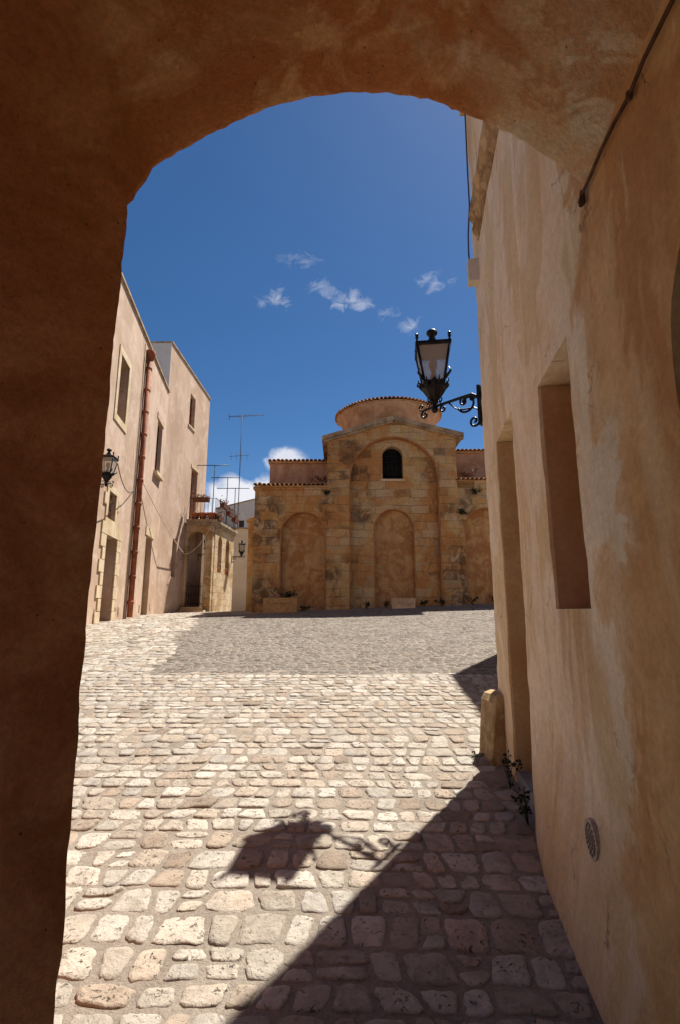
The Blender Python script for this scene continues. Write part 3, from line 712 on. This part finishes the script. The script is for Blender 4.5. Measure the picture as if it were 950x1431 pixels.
# quoined door
nb = MB(); nb.fbox(F1, fu(13.0)+.005, fu(14.02)-.005, -.395, -.33, .9, 3.54)
d1 = nb.build('door', M['wood'], h1, L); d1['label'] = 'red-brown wooden door deep in a quoined stone frame'
nb = MB()
for i in range(4):
    for s in (0, 1): nb.fbox(F1, fu(13.07)+s*.48, fu(13.07)+s*.48+.40, -.33, -.315, 1.4+i*.53, 1.4+i*.53+.43)
nb.build('panel', M['wood_d'], d1, L)
nb = MB(); q = 0; z = .9
while z < 3.5:
    h = .33; w = .42 if q % 2 else .24
    nb.fbox(F1, fu(13.0)-w, fu(13.0), -.02, .035, z+.008, z+h-.008); nb.fbox(F1, fu(14.02), fu(14.02)+w, -.02, .035, z+.008, z+h-.008); z += h; q += 1
nb.fbox(F1, fu(13.0)-.42, fu(14.02)+.42, -.02, .038, 3.55, 3.86)
for s in (fu(12.95)-.37, fu(13.62)+.17): nb.fbox(F1, s, s+.2, -.02, .036, 4.32, 4.62)
nb.build('quoin', M['tufa'], d1, L)
nb = MB(); nb.lathe([(.02,0),(.03,.02),(.012,.05)], F1(fu(13.55), -.31, 2.2), 8); nb.build('handle', M['iron'], d1, L)
# plain tall door
nb = MB(); nb.fbox(F1, fu(17.62)+.004, fu(18.62)-.004, -.217, -.18, .9, 4.21); d2 = nb.build('door', M['reveal_olive'], h1, L); d2['label'] = 'tall plain doorway with a pale lintel'
nb = MB(); nb.fbox(F1, fu(17.45), fu(18.8), -.02, .03, 4.222, 4.52); nb.build('lintel', M['tufa'], d2, L)
# drainpipe
nb = MB(); u = fu(15.75); zb_ = gz(-6.5,15.7)
nb.tube([F1(u, .10, zb_+.05), F1(u, .10, 10.05)], .085, 12)
z = zb_+.5
while z < 10: nb.lathe([(.088,-.05),(.105,-.04),(.105,.04),(.088,.05)], F1(u, .10, z), 12); z += .78
nb.lathe([(.09,-.2),(.16,-.02),(.17,.12),(.15,.14)], F1(u, .12, 10.15), 12)
dp = nb.build('drainpipe', M['pipe'], h1, L); dp['label'] = 'rust-red drainpipe with ringed joints'
nb = MB(); nb.tube([F1(fu(15.38), .02, zb_), F1(fu(15.38), .025, 4), F1(fu(15.42), .025, 10.4)], .018, 6); nb.build('service_pipe', M['coping'], h1, L)
for y in (12.6, 14.45, 14.75, 17.3, 18.95):
    nb = MB(); nb.fbox(F1, fu(y), fu(y)+.12, -.01, .012, gz(-6.5,y)+.12, gz(-6.5,y)+.36); nb.build('vent_slot', M['coping'], h1, L)

# second house
F2 = Frame((-7.215,19.8), (-7.09,25.75)); L2 = (-9.0,22.5,1.4)
f2 = lambda y: (y-19.8)*1.0002
h2 = thing('tall_house', L2, 'tall plain pink house beyond the long house, carrying the terrace door', 'house')
mb = MB(); mb.fbox(F2, 0, f2(25.75), -6, 0, .3, 12.9)
c = MB(); c.fbox(F2, f2(22.55), f2(23.35), -.25, .1, 10.25, 11.85); c.fbox(F2, f2(23.35), f2(24.3), -.35, .1, 5.76, 8.35)
c.fbox(F2, f2(21.4), f2(21.95), -.3, .1, 3.0, 4.65)
solid('wall', mb, M['house_b'], h2, L2, [c])
nb = MB(); nb.fbox(F2, -.04, f2(25.78), -6.04, .05, 12.9, 12.97); nb.build('coping', M['coping'], h2, L2)
nb = MB(); nb.fbox(F2, -.03, -.004, -6, .0, 10.68, 12.89); nb.build('end_wall', M['white'], h2, L2)
wn = window(F2, f2(22.55), f2(23.35), 10.25, 11.85, .25, h2, L2, M['wood'], frame=False)
nb = MB(); nb.fbox(F2, f2(22.45), f2(23.45), -.02, .05, 10.17, 10.25); nb.build('sill', M['tufa'], wn, L2)
nb = MB(); nb.fbox(F2, f2(23.35)+.005, f2(24.3)-.005, -.34, -.26, 5.77, 8.34); d3 = nb.build('door', M['wood'], h2, L2); d3['label'] = 'red-brown terrace door'
wn = window(F2, f2(21.4), f2(21.95), 3.0, 4.65, .3, h2, L2, M['wood_d'], frame=False)
nb = MB(); nb.fbox(F2, f2(23.25), f2(24.4), -.02, .03, 8.36, 8.5); nb.build('lintel', M['tufa'], d3, L2)

# porch
A, B, Cc, Dd = (-7.14,23.0), (-5.87,23.0), (-5.62,26.5), (-7.09,26.5)
LP = (-6.5,24.5,1.4)
po = thing('stone_porch', LP, 'weathered stone porch with arched openings carrying the railed terrace', 'porch')
FF = Frame(A, B); FS = Frame(B, Cc)
mb = MB(); mb.fbox(FF, 0, 1.27, -.35, 0, .5, 5.45)
c = MB(); c.prism(arch(.12, .93, .3, 4.78, 20), FF, -.6, .2)
solid('front_wall', mb, M['porch'], po, LP, [c])
mb = MB(); mb.fbox(FS, .352, 3.5, -.28, 0, .5, 5.45)
c = MB(); c.prism(arch(.85, 1.45, 3.35, 4.82, 14), FS, -.6, .2); c.prism(arch(2.1, 2.7, 3.35, 4.82, 14), FS, -.6, .2)
solid('side_wall', mb, M['porch'], po, LP, [c])
nb = MB(); nb.column([(-7.09,26.3),(-5.93,26.3),(-5.95,26.5),(-7.09,26.5)], .5, 5.45); nb.build('back_wall', M['porch'], po, LP)
nb = MB(); nb.column([(-7.10,22.92),(-5.80,22.92),(-5.54,26.56),(-7.05,26.56)], 5.45, 5.62); nb.column([(-7.10,22.86),(-5.72,22.86),(-5.46,26.6),(-7.05,26.6)], 5.62, 5.74)
nb.build('terrace_slab', M['coping'], po, LP)
nb = MB(); gs = gz(-6.7, 22.8)
nb.box(-7.12,-6.0,22.45,22.998,gs-.2,gs+.13); nb.box(-7.10,-6.15,22.7,22.996,gs+.13,gs+.26); nb.build('step', M['porch'], po, LP)
nb = MB()
for i in range(8): nb.tube([(-6.98+i*.105,23.15,gs+.3),(-6.98+i*.105,23.15,gs+1.25+.28*abs(i-3.5)/3.5*.6)], .012, 5)
for z in (gs+.4, gs+.8, gs+1.2): nb.tube([(-7.02,23.15,z),(-6.21,23.15,z)], .014, 5)
nb.build('iron_gate', M['iron'], po, LP)
nb = MB(); zr = 5.74
rl = [(-7.0,22.95),(-5.80,22.95),(-5.56,26.45)]
def rail(nb, p, q, step):
    p, q = Vector((*p,0)), Vector((*q,0)); n = int((q-p).length/step)
    for i in range(n+1):
        e = p.lerp(q, i/n); nb.tube([e+Vector((0,0,zr-.01)), e+Vector((0,0,zr+1.02))], .011, 4)
    for z in (zr+.10, zr+1.02): nb.tube([p+Vector((0,0,z)), q+Vector((0,0,z))], .016, 5)
rail(nb, rl[0], rl[1], .15); rail(nb, rl[1], rl[2], .16); nb.build('railing', M['iron'], po, LP)
# arched-window pots, terrace pots, boxes
def pot(name, c, s, mat, label, plant, cat='flower pot', group=None, h=.25, seed=1, leafmat='leaf'):
    t = thing(name, c, label, cat, group); nb = MB()
    nb.lathe([(.10*s,0),(.135*s,.19*s),(.155*s,.19*s),(.16*s,.24*s),(.14*s,.24*s),(.13*s,.21*s)], c, 14); nb.build('pot', mat, t, c)
    return t
for i, x in enumerate((-6.75,-6.40,-5.98)):
    pot('flower_pot', (x, 23.08, 5.74), 1.35, M['terra'], ['terracotta pot on the terrace edge nearest the terrace door','middle terracotta pot of the three on the terrace edge','terracotta pot on the terrace edge at the porch corner'][i], None, group='terracotta pots on the terrace edge')
def planter(c, ln, dirv, label, seed):
    t = thing('balcony_planter', c, label, 'planter', 'rusty planters of dry plants on the terrace railing'); d = Vector(dirv).normalized(); w = Vector((-d.y, d.x, 0)); c = Vector(c); nb = MB()
    P = lambda a, b, z: c+d*a+w*b+Vector((0,0,z))
    nb.add([P(-ln/2,-.09,0),P(ln/2,-.09,0),P(ln/2,.09,0),P(-ln/2,.09,0),P(-ln/2,-.12,.2),P(ln/2,-.12,.2),P(ln/2,.12,.2),P(-ln/2,.12,.2)], [(3,2,1,0),(4,5,6,7),(0,1,5,4),(1,2,6,5),(2,3,7,6),(3,0,4,7)])
    nb.build('box', M['rustbox'], t, c)
    r = random.Random(seed); pm = MB()
    for i in range(90):
        q = P(r.uniform(-.5,.5)*ln, r.gauss(0,.08), .2+abs(r.gauss(0,.10))); e = Vector((r.gauss(0,1), r.gauss(0,1), r.gauss(.4,.6))).normalized()*.09; f = e.orthogonal().normalized()*.03
        pm.add([q, q+e*.5+f, q+e, q+e*.5-f], [(0,1,2,3)])
    pm.build('foliage', M['dry'], t, c); return t
planter((-6.45,22.86,6.55), .75, (1,0,0), 'planter of dry plants on the front railing of the terrace', 1)
planter((-5.62,23.9,6.45), .7, (.07,1,0), 'planter of dry plants on the side railing, nearest the corner', 2)
planter((-5.55,24.9,6.25), .7, (.07,1,0), 'planter of dry plants midway on the side railing', 3)
planter((-5.47,25.9,6.1), .7, (.07,1,0), 'planter of dry plants at the far end of the side railing', 4)
planter((-5.70,23.35,5.75), .6, (.07,1,0), 'low planter of dry plants standing on the terrace corner', 5)
for i, (u, lb) in enumerate(((1.15,'small pot of dry flowers in the nearer side arch of the porch'),(2.4,'small pot of dry flowers in the farther side arch of the porch'))):
    c0 = FS(u, -.12, 3.35); t = pot('flower_pot', c0, 1.0, M['terra'], lb, None, group='pots in the porch side arches')
    r = random.Random(i); pm = MB()
    for k in range(50):
        q = Vector(c0)+Vector((r.gauss(0,.1), r.gauss(0,.1), .24+abs(r.gauss(0,.09)))); e = Vector((r.gauss(0,1), r.gauss(0,1), r.gauss(.3,.6))).normalized()*.09; f = e.orthogonal().normalized()*.03
        pm.add([q, q+e*.5+f, q+e, q+e*.5-f], [(0,1,2,3)])
    pm.build('foliage', M['dry'], t, c0)
# clothes line posts
for i, (x, y, zt_, hw_, lb) in enumerate(((-6.25,24.2,8.72,1.0,'tallest T-shaped clothes line post on the terrace, nearest the door'),(-5.80,25.2,8.35,.85,'middle T-shaped clothes line post on the terrace'),(-5.62,26.3,8.05,1.0,'farthest and lowest T-shaped clothes line post'))):
    if i == 0: t0 = None
    nb = MB(); t = thing('clothes_line_post', (x,y,5.74), lb, 'clothes post', 'T-shaped clothes line posts on the terrace')
    nb.tube([(x,y,5.73),(x,y,zt_)], .022, 6); nb.build('post', M['iron'], t, (x,y,5.74))
    nb = MB(); nb.tube([(x-hw_*(1.5 if i == 0 else 1),y,zt_),(x+hw_*.75,y,zt_)], .02, 6); nb.build('crossbar', M['iron'], t, (x,y,5.74))

# cables on the left
def sag(pts, r, name, mat, label):
    nb = MB(); out = []
    for (a, b, s) in pts:
        a, b = Vector(a), Vector(b)
        for i in range(17):
            f = i/16; p = a.lerp(b, f); p.z -= s*4*f*(1-f)
            if not out or (p-out[-1]).length > 1e-4: out.append(p)
    nb.tube(out, r, 5); return tag(nb.build(name, mat, off=tuple(out[0])), label, 'cable')
sag([((-5.2,11.28,5.0), tuple(F1(fu(15.4), .03, 5.35)), .35)], .012, 'electric_cable', M['cable'], 'short dark cable from the left house lantern to its drainpipe')
sag([(tuple(F1(fu(15.9), .05, 5.9)), tuple(F2(f2(22.2), .25, 4.05)), .15), (tuple(F2(f2(22.2), .25, 4.05)), (-5.9,22.85,5.5), .35)], .016, 'electric_cable', M['cablew'], 'pale cable sagging across the left houses to the porch corner')
nb = MB(); nb.box(-5.95,-5.45,10.55,10.95,0,.012); nb.v = [(x,y,z+gz(x,y)+.02) for x,y,z in nb.v]
tag(nb.build('drain_cover', M['slate'], off=(-5.7,10.75,gz(-5.7,10.75))), 'grey slab let into the cobbles in front of the quoined door', 'drain cover')

# ------------------------------------------------------------------ church
FC = Frame((0,17), (1,17)); LC = (1.9,20.0,1.7)
cu = thing('byzantine_church', LC, 'small golden stone church with a round tiled drum and blind arches', 'church')
mb = MB(); mb.prism([(-.43,.8),(4.09,.8),(4.09,7.70),(1.88,8.30),(-.43,7.58)], FC, -6.5, 0)
c1 = MB(); c1.prism(arch(.30,3.46,.5,6.10,36), FC, -.26, .1)
c2 = MB(); c2.prism(arch(1.16,2.58,.5,4.38,24), FC, -.42, -.1)
c3 = MB(); c3.prism(arch(1.50,2.23,6.18,7.03,18), FC, -.75, -.1)
cwall = solid('central_bay', mb, M['church'], cu, LC, [c1, c2, c3])
def archband(fr, u0, u1, z0, sp, w, d0, d1, n=30):
    o = arch(u0-w, u1+w, z0, sp, n); i_ = arch(u0, u1, z0, sp, n)
    nb = MB(); O = o[1:]+[o[0]]; I = i_[1:]+[i_[0]]; m = len(O)
    vs = [fr(*(a[0], d1, a[1])) for a in O]+[fr(a[0], d1, a[1]) for a in I]+[fr(a[0], d0, a[1]) for a in O]+[fr(a[0], d0, a[1]) for a in I]
    fs = []
    for k in range(m-1): fs += [(k,k+1,m+k+1,m+k),(2*m+k,3*m+k,3*m+k+1,2*m+k+1),(k,2*m+k,2*m+k+1,k+1),(m+k,m+k+1,3*m+k+1,3*m+k)]
    nb.add(vs, fs); return nb
a_ = archband(FC, .345, 3.415, 1.0, 6.10, .045, -.255, -.015); fixn(a_.build('blind_arch', M['arris'], cu, LC))
a_ = archband(FC, 1.20, 2.54, 1.0, 4.38, .045, -.40, -.250); fixn(a_.build('blind_doorway', M['arris'], cu, LC))
nb = MB(); nb.prism(arch(1.20,2.54,.9,4.38,24), FC, -.415, -.40); nb.build('doorway_infill', M['infill'], cu, LC)
nb = MB(); nb.prism(arch(1.51,2.22,6.19,7.03,18), FC, -.74, -.55); cw = nb.build('window', M['dark'], cu, LC)
nb = MB()
for k in range(5): nb.tube([FC(1.56+k*.152, -.40, 6.16), FC(1.56+k*.152, -.40, 7.03+.3*(1-abs(k-2)/2.6))], .012, 4)
for z in (6.4,6.62,6.84,7.06): nb.tube([FC(1.49, -.40, z), FC(2.24, -.40, z)], .011, 4)
nb.build('grille', M['iron'], cw, LC)
nb = MB(); nb.fbox(FC, 1.44, 2.29, -.30, -.235, 6.10, 6.175); nb.build('sill', M['tufa'], cw, LC)
# raking cornice
nb = MB()
for (p, q) in (((-.62,7.50),(1.88,8.26)),((1.88,8.26),(4.36,7.62))):
    nb.prism([(p[0],p[1]),(q[0],q[1]),(q[0],q[1]+.14),(p[0],p[1]+.14)], FC, -6.4, .16)
    nb.prism([(p[0]+.06,p[1]-.07),(q[0],q[1]-.07),(q[0],q[1]),(p[0]+.06,p[1])], FC, -.05, .09)
nb.build('gable_cornice', M['coping'], cu, LC)
# wings
FW = Frame((0,17.06), (1,17.06))
def wing(x0, x1, a0, a1, sp, top, end):
    mb = MB(); mb.fbox(FW, x0, x1, -5.5, 0, .8, top)
    c = MB(); c.prism(arch(a0, a1, .5, sp, 24), FW, -.24, .1)
    w = solid('wing', mb, M['church'], cu, LC, [c])
    nb = MB(); nb.prism(arch(a0+.04, a1-.04, .9, sp, 24), FW, -.236, -.222); nb.build('blind_arch_infill', M['infill'], w, LC)
    nb = MB(); nb.fbox(FW, x0-(.06 if end < 0 else 0), x1+(.06 if end > 0 else 0), -1.1, .07, top, top+.10)
    nb.build('cornice', M['church'], w, LC)
    b = archband(FW, a0+.04, a1-.04, 1.0, sp, .04, -.235, -.012); fixn(b.build('blind_arch', M['arris'], w, LC))
    nb = MB(); tiles_along(nb, (x0-.05, 16.86, top+.12), (x1, 16.86, top+.12), (0,-1,0), .075, 1.3, .155, .22)
    nb.fbox(FW, x0, x1, -1.15, .10, top+.10, top+.125); nb.build('roof', M['tile'], w, LC)
wing(-2.95, -.432, -2.04, -.47, 4.18, 5.74, -1)
wing(4.092, 6.7, 4.27, 5.80, 4.34, 5.94, 1)
def upper(x0, x1, top):
    nb = MB(); nb.box(x0, x1, 18.2, 22.6, 4.5, top); u_ = nb.build('upper_wall', M['upper'], cu, LC)
    nb = MB(); tiles_along(nb, (x0-.06, 18.02, top+.06), (x1, 18.02, top+.06), (0,-1,0), .075, 1.6, .155, .35)
    nb.box(x0-.05, x1, 18.10, 22.6, top, top+.06); nb.build('roof', M['tile'], u_, LC)
upper(-2.62, -.434, 7.02); upper(4.094, 6.4, 7.42)
nb = MB(); nb.lathe([(1.98,7.0),(1.98,9.40),(2.02,9.42),(2.02,9.47),(2.10,9.50),(2.10,9.56),(2.17,9.60),(2.17,9.64)], (2.07,20.5,0), 56)
dr = nb.build('drum', M['upper'], cu, LC)
nb = MB(); nb.lathe([(2.19,9.642),(2.2,9.67),(.05,10.35)], (2.07,20.5,0), 56, False)
for k in range(88):
    w = 2*math.pi*k/88; e = Vector((math.cos(w), math.sin(w), 0)); ce = Vector((2.07,20.5,9.69+.012*nz(k*1.3, 3)))+e*2.27
    f = Vector((-e.y, e.x, 0)); tiles_along(nb, ce-f*.076, ce+f*.076, e, .072, 1.2, .152, .36)
nb.build('roof', M['tile'], dr, LC)
# side apse on the left flank
nb = MB(); nb.lathe([(.75,.8),(.75,4.95),(.84,5.0),(.84,5.06),(.05,5.6)], (-2.85,19.6,0), 28); nb.build('side_apse', M['church'], cu, LC)
for u0, u1, d_, z_ in ((-2.9,-2.1,.06,1.72),(-.42,.28,.05,1.84),(3.48,4.05,.06,1.9),(5.85,6.6,.08,2.05)):
    nb = MB(); nb.fbox(FC, u0, u1, -.02, d_, 1.0, z_); nb.build('plinth', M['church'], cu, LC)

# trough, block, weeds at the church foot
tl = (-1.9, 16.55, gz(-1.9,16.55))
tr = thing('stone_trough', tl, 'carved stone trough planter in front of the left blind arch', 'planter')
nb = MB(); x, y, z = tl
nb.add([(x-.52,y-.22,z-.1),(x+.52,y-.22,z-.1),(x+.52,y+.22,z-.1),(x-.52,y+.22,z-.1),(x-.55,y-.25,z+.46),(x+.55,y-.25,z+.46),(x+.55,y+.25,z+.46),(x-.55,y+.25,z+.46),
        (x-.47,y-.17,z+.46),(x+.47,y-.17,z+.46),(x+.47,y+.17,z+.46),(x-.47,y+.17,z+.46),(x-.45,y-.15,z+.36),(x+.45,y-.15,z+.36),(x+.45,y+.15,z+.36),(x-.45,y+.15,z+.36)],
       [(3,2,1,0),(0,1,5,4),(1,2,6,5),(2,3,7,6),(3,0,4,7),(4,5,9,8),(5,6,10,9),(6,7,11,10),(7,4,8,11),(8,9,13,12),(9,10,14,13),(10,11,15,14),(11,8,12,15),(12,13,14,15)])
tb = nb.build('basin', M['trough'], tr, tl)
nb = MB()
for k in range(5): nb.lathe([(.045,0),(.04,.02),(.015,.03)], (0,0,0), 8); 
rv = []
for i, vv in enumerate(nb.v):
    k = i//24; rv.append((x-.22+.11*k+vv[0]*1.1, y-.232-vv[2]*.8, z+.30+vv[1]*.8))
nb.v = rv; fixn(nb.build('relief', M['trough'], tb, tl))
leafy('trough_plant', (x+.12, y, z+.38), 110, .38, .42, M['leaf_d'], 'dark low plant growing in the stone trough', leaf=.10, seed=8)
bl = (2.05, 16.6, gz(2.05,16.6)); nb = MB()
nb.box(bl[0]-.38, bl[0]+.38, bl[1]-.2, bl[1]+.2, bl[2]-.1, bl[2]+.30)
b_ = nb.build('stone_block', M['pale_block'], off=bl); tag(b_, 'pale worn stone block lying below the blind doorway of the church', 'stone block')
bm = bmesh.new(); bm.from_mesh(b_.data); bmesh.ops.subdivide_edges(bm, edges=bm.edges, cuts=5, use_grid_fill=True)
for v_ in bm.verts: v_.co += Vector((nz(v_.co.x*5, v_.co.y*5, v_.co.z*5), nz(v_.co.z*5, v_.co.x*5, 3), nz(v_.co.y*5, v_.co.x*5, 8)))*.045
bm.to_mesh(b_.data); bm.free()
WL = ['weed tuft at the church foot right of the stone trough','weed tuft at the foot of the central bay, left of the blind doorway','small weed tuft just left of the pale stone block','weed tuft just right of the pale stone block','broad weed tuft below the right pilaster of the church','weed tuft at the foot of the right blind arch','rightmost weed tuft at the church foot, beside the corner house edge']
for i, (x, r_, h_) in enumerate(((-1.15,.22,.16),(.85,.16,.2),(1.5,.16,.24),(2.75,.18,.2),(3.35,.32,.22),(4.35,.25,.3),(5.05,.35,.32))):
    leafy('weed_tuft', (x, 16.78, gz(x,16.78)+.02), 60, r_, h_, M['leaf_d'], WL[i], 'weed', 'weeds along the church foot', .08, 20+i)
for i, (x, y, z, lb, mt, r_) in enumerate(((-.62,17.3,6.0,'dry brown shrub on the left wing roof by the central bay','dry',.5),(4.6,17.5,6.2,'dry brown shrub on the right wing roof','dry',.5),(4.72,17.0,5.55,'dark round tuft on the wall above the right blind arch','leaf_d',.22),(4.16,16.99,4.85,'small dark tuft hanging from the right pilaster','leaf_d',.18),(-.45,16.98,5.55,'dark tuft at the junction of left wing and central bay','leaf_d',.13))):
    leafy('wall_tuft', (x,y,z), 130 if r_ > .3 else 80, r_, r_*.8, M[mt], lb, 'weed', None, .09, 40+i, .5)

# ------------------------------------------------------------------ far houses behind the gap
def far_house(x0, x1, y0, y1, zt_, mat, label, wins, roof='flat', z2=None):
    L_ = ((x0+x1)/2, y0, 1.2); t = thing('distant_house', L_, label, 'house', 'houses beyond the church'); F = Frame((x0,y0),(x1,y0)); w = x1-x0
    nb = MB(); nb.prism([(0,-1),(w,-1),(w,z2 or zt_),(0,zt_)], F, -(y1-y0), 0); c = MB()
    for (u0,u1,z0,z1) in wins: c.fbox(F, u0, u1, -.2, .1, z0, z1)
    solid('wall', nb, mat, t, L_, [c] if wins else [])
    for (u0,u1,z0,z1) in wins:
        q = MB(); q.fbox(F, u0+.004, u1-.004, -.195, -.15, z0+.004, z1-.004); q.build('window', M['glassd'], t, L_)
    nb = MB(); nb.prism([(-.05,zt_),(w+.05,z2 or zt_),(w+.05,(z2 or zt_)+.09),(-.05,zt_+.09)], F, -(y1-y0)-.05, .06); nb.build('coping', M['coping'], t, L_)
    return t, F, L_
far_house(-10.5,-3.2,32,36,6.75, M['cream'], 'low cream house wall seen between porch and church', [])
fh, F, L_ = far_house(-9.3,-4.0,37,43,9.05, M['white'], 'white house with one small window above the cream wall', [(1.75,2.15,7.35,8.2)], z2=10.4)
nb = MB(); nb.box(-6.45,-6.0,38.0,38.6,9.6,11.0); nb.lathe([(.16,11.0),(.13,11.25),(.2,11.3),(.2,11.45)], (-6.22,38.3,0), 10); nb.build('chimney', M['white'], fh, L_)
far_house(-14,-8.4,40,46,9.3, M['cream'], 'grey-cream house behind the terrace railing', [(3.6,4.2,7.2,8.2)])
ax, ay = -6.69, 32.4
an = thing('tv_antenna', (ax,ay,6.84), 'tall thin rooftop antenna mast against the sky between house and church', 'antenna'); La = (ax,ay,6.84)
nb = MB(); nb.tube([(ax,ay,6.6),(ax+.02,ay,14.75)], .03, 6); nb.build('mast', M['cable'], an, La)
nb = MB(); nb.tube([(ax-.85,ay,14.6),(ax+1.5,ay+.1,14.75)], .022, 5)
for k in range(11):
    f = k/10; p = Vector((ax-.85+2.35*f, ay+.1*f, 14.6+.15*f)); nb.tube([p-Vector((0,.32,0)), p+Vector((0,.32,0))], .009, 4)
nb.tube([(ax-.85,ay,14.35),(ax-.85,ay,14.85)], .02, 4); nb.tube([(ax-.3,ay,14.62),(ax,ay,14.4),(ax+.35,ay,14.68)], .012, 4); nb.build('yagi', M['cable'], an, La)
nb = MB(); nb.tube([(ax-.75,ay,11.75),(ax+.65,ay,11.85)], .015, 4)
for k in range(4): nb.tube([(ax-.6+.35*k,ay,11.5),(ax-.6+.35*k,ay,12.1)], .010, 4)
nb.build('dipole', M['cable'], an, La)
# house right of the square, hidden round the corner; its shadow falls across the paving
FR = Frame((3.95,10.3),(3.95,4.6)); LR = (6.5,7.5,.9)
rh = thing('side_house', LR, 'plastered house just round the corner on the right side of the square', 'house')
mb = MB(); mb.fbox(FR, 0, 5.7, -5, 0, -.5, 8.25)
c = MB(); c.fbox(FR, 1.2, 2.1, -.2, .1, 5.0, 6.6); c.fbox(FR, 3.4, 4.4, -.2, .1, .4, 3.4)
solid('wall', mb, M['house_b'], rh, LR, [c])
nb = MB(); nb.fbox(FR, 1.2, 2.1, -.19, -.14, 5.0, 6.6); nb.build('window', M['glassd'], rh, LR)
nb = MB(); nb.fbox(FR, 3.4, 4.4, -.19, -.12, .4, 3.4); nb.build('door', M['wood'], rh, LR)

# ------------------------------------------------------------------ sky, sun, camera
EL, AZ = R(60), math.atan2(.72, 1.0)
w = bpy.data.worlds.new('World'); scene.world = w; w.use_nodes = True
nt = w.node_tree; bg = nt.nodes['Background']; SKY = .06
sk = nt.nodes.new('ShaderNodeTexSky'); sk.sky_type = 'NISHITA'; sk.sun_disc = False; sk.sun_elevation = EL; sk.sun_rotation = AZ
sk.altitude = 100; sk.air_density = .8; sk.dust_density = .2; sk.ozone_density = 3.0
def wn(typ, **kw):
    q = nt.nodes.new(typ)
    for k, v in kw.items():
        if k in q.inputs: q.inputs[k].default_value = v
        else: setattr(q, k, v)
    return q
tc = wn('ShaderNodeTexCoord'); gen = tc.outputs['Generated']
def wmath(op, a, b=0.0, clamp=False):
    q = wn('ShaderNodeMath', operation=op); q.use_clamp = clamp
    for i, v in enumerate((a, b)):
        if isinstance(v, (int, float)): q.inputs[i].default_value = v
        else: nt.links.new(v, q.inputs[i])
    return q.outputs[0]
def wnoise(scale, detail, rough, dist, stretch=(1,1,1)):
    m = wn('ShaderNodeMapping'); m.inputs['Scale'].default_value = stretch; nt.links.new(gen, m.inputs[0])
    q = wn('ShaderNodeTexNoise', Scale=scale, Detail=detail, Roughness=rough, Distortion=dist); nt.links.new(m.outputs[0], q.inputs['Vector']); return q.outputs['Fac']
n_w = wnoise(34, 9, .62, .9, (1,1,1.5)); n_c = wnoise(16, 9, .55, .3)
# clouds: direction (x/y, z/y slopes), angular radius, strength
wisps = [(-0.143, 0.681, 0.036, 0.41), (-0.16, 0.672, 0.023, 0.24), (-0.073, 0.769, 0.029, 0.27), (-0.121, 0.784, 0.021, 0.17), (-0.045, 0.705, 0.029, 0.29), (0.015, 0.676, 0.036, 0.48), (0.042, 0.664, 0.029, 0.41), (0.152, 0.61, 0.032, 0.41), (0.103, 0.641, 0.025, 0.26), (0.208, 0.717, 0.036, 0.34)]
cums = [(-.183,.222,.085,.9),(-.116,.305,.042,.75),(-.225,.19,.085,.85)]
tot = None
for lst, nf, lo in ((wisps, n_w, .50), (cums, n_c, .43)):
    for a, b, r_, s_ in lst:
        d = Vector((a, 1, b)).normalized()
        sub = wn('ShaderNodeVectorMath', operation='SUBTRACT'); nt.links.new(gen, sub.inputs[0]); sub.inputs[1].default_value = d
        sc_ = wn('ShaderNodeVectorMath', operation='MULTIPLY'); nt.links.new(sub.outputs[0], sc_.inputs[0]); sc_.inputs[1].default_value = (.75,1,1.35)
        ln = wn('ShaderNodeVectorMath', operation='LENGTH'); nt.links.new(sc_.outputs[0], ln.inputs[0])
        m = wmath('SUBTRACT', 1.0, wmath('DIVIDE', ln.outputs['Value'], r_), True)
        e = wmath('MULTIPLY', wmath('SUBTRACT', wmath('ADD', nf, wmath('MULTIPLY', m, .30 if lst is wisps else .5)), lo+.125), 3.0 if lst is wisps else 5.0, True)
        e = wmath('MULTIPLY', wmath('MULTIPLY', e, wmath('MULTIPLY', m, 3.0, True)), s_, True)
        tot = e if tot is None else wmath('MAXIMUM', tot, e)
hs = wn('ShaderNodeHueSaturation'); hs.inputs['Saturation'].default_value = 1.24; hs.inputs['Value'].default_value = .84; nt.links.new(sk.outputs[0], hs.inputs['Color'])
mx = wn('ShaderNodeMix', data_type='RGBA'); nt.links.new(tot, mx.inputs[0]); nt.links.new(hs.outputs[0], mx.inputs[6]); mx.inputs[7].default_value = (8.2,8.1,8.4,1)
nt.links.new(mx.outputs[2], bg.inputs['Color']); bg.inputs['Strength'].default_value = SKY
sd = bpy.data.lights.new('sun', 'SUN'); sd.energy = 5.0; sd.angle = R(.53); sd.color = (1.0,.945,.86)
so = bpy.data.objects.new('sun', sd); COL.objects.link(so)
dv = Vector((math.sin(AZ)*math.cos(EL), math.cos(AZ)*math.cos(EL), math.sin(EL)))
so.rotation_euler = dv.to_track_quat('Z', 'Y').to_euler(); so.location = dv*40
cd = bpy.data.cameras.new('camera'); cam = bpy.data.objects.new('camera', cd); COL.objects.link(cam)
cd.sensor_fit = 'VERTICAL'; cd.sensor_height = 36; cd.lens = 36*700/1431; cd.clip_start = .05; cd.clip_end = 2000
cam.location = (0,0,1.6); cam.rotation_euler = (R(90)+math.atan(137/700), 0, 0)
scene.camera = cam
scene.view_settings.view_transform = 'Standard'; scene.view_settings.look = 'None'; scene.view_settings.exposure = .95; scene.view_settings.gamma = 1
cy = scene.cycles; cy.use_denoising = True; cy.max_bounces = 10; cy.diffuse_bounces = 6; cy.glossy_bounces = 3; cy.transmission_bounces = 8; cy.sample_clamp_indirect = 4; cy.caustics_reflective = False; cy.caustics_refractive = False
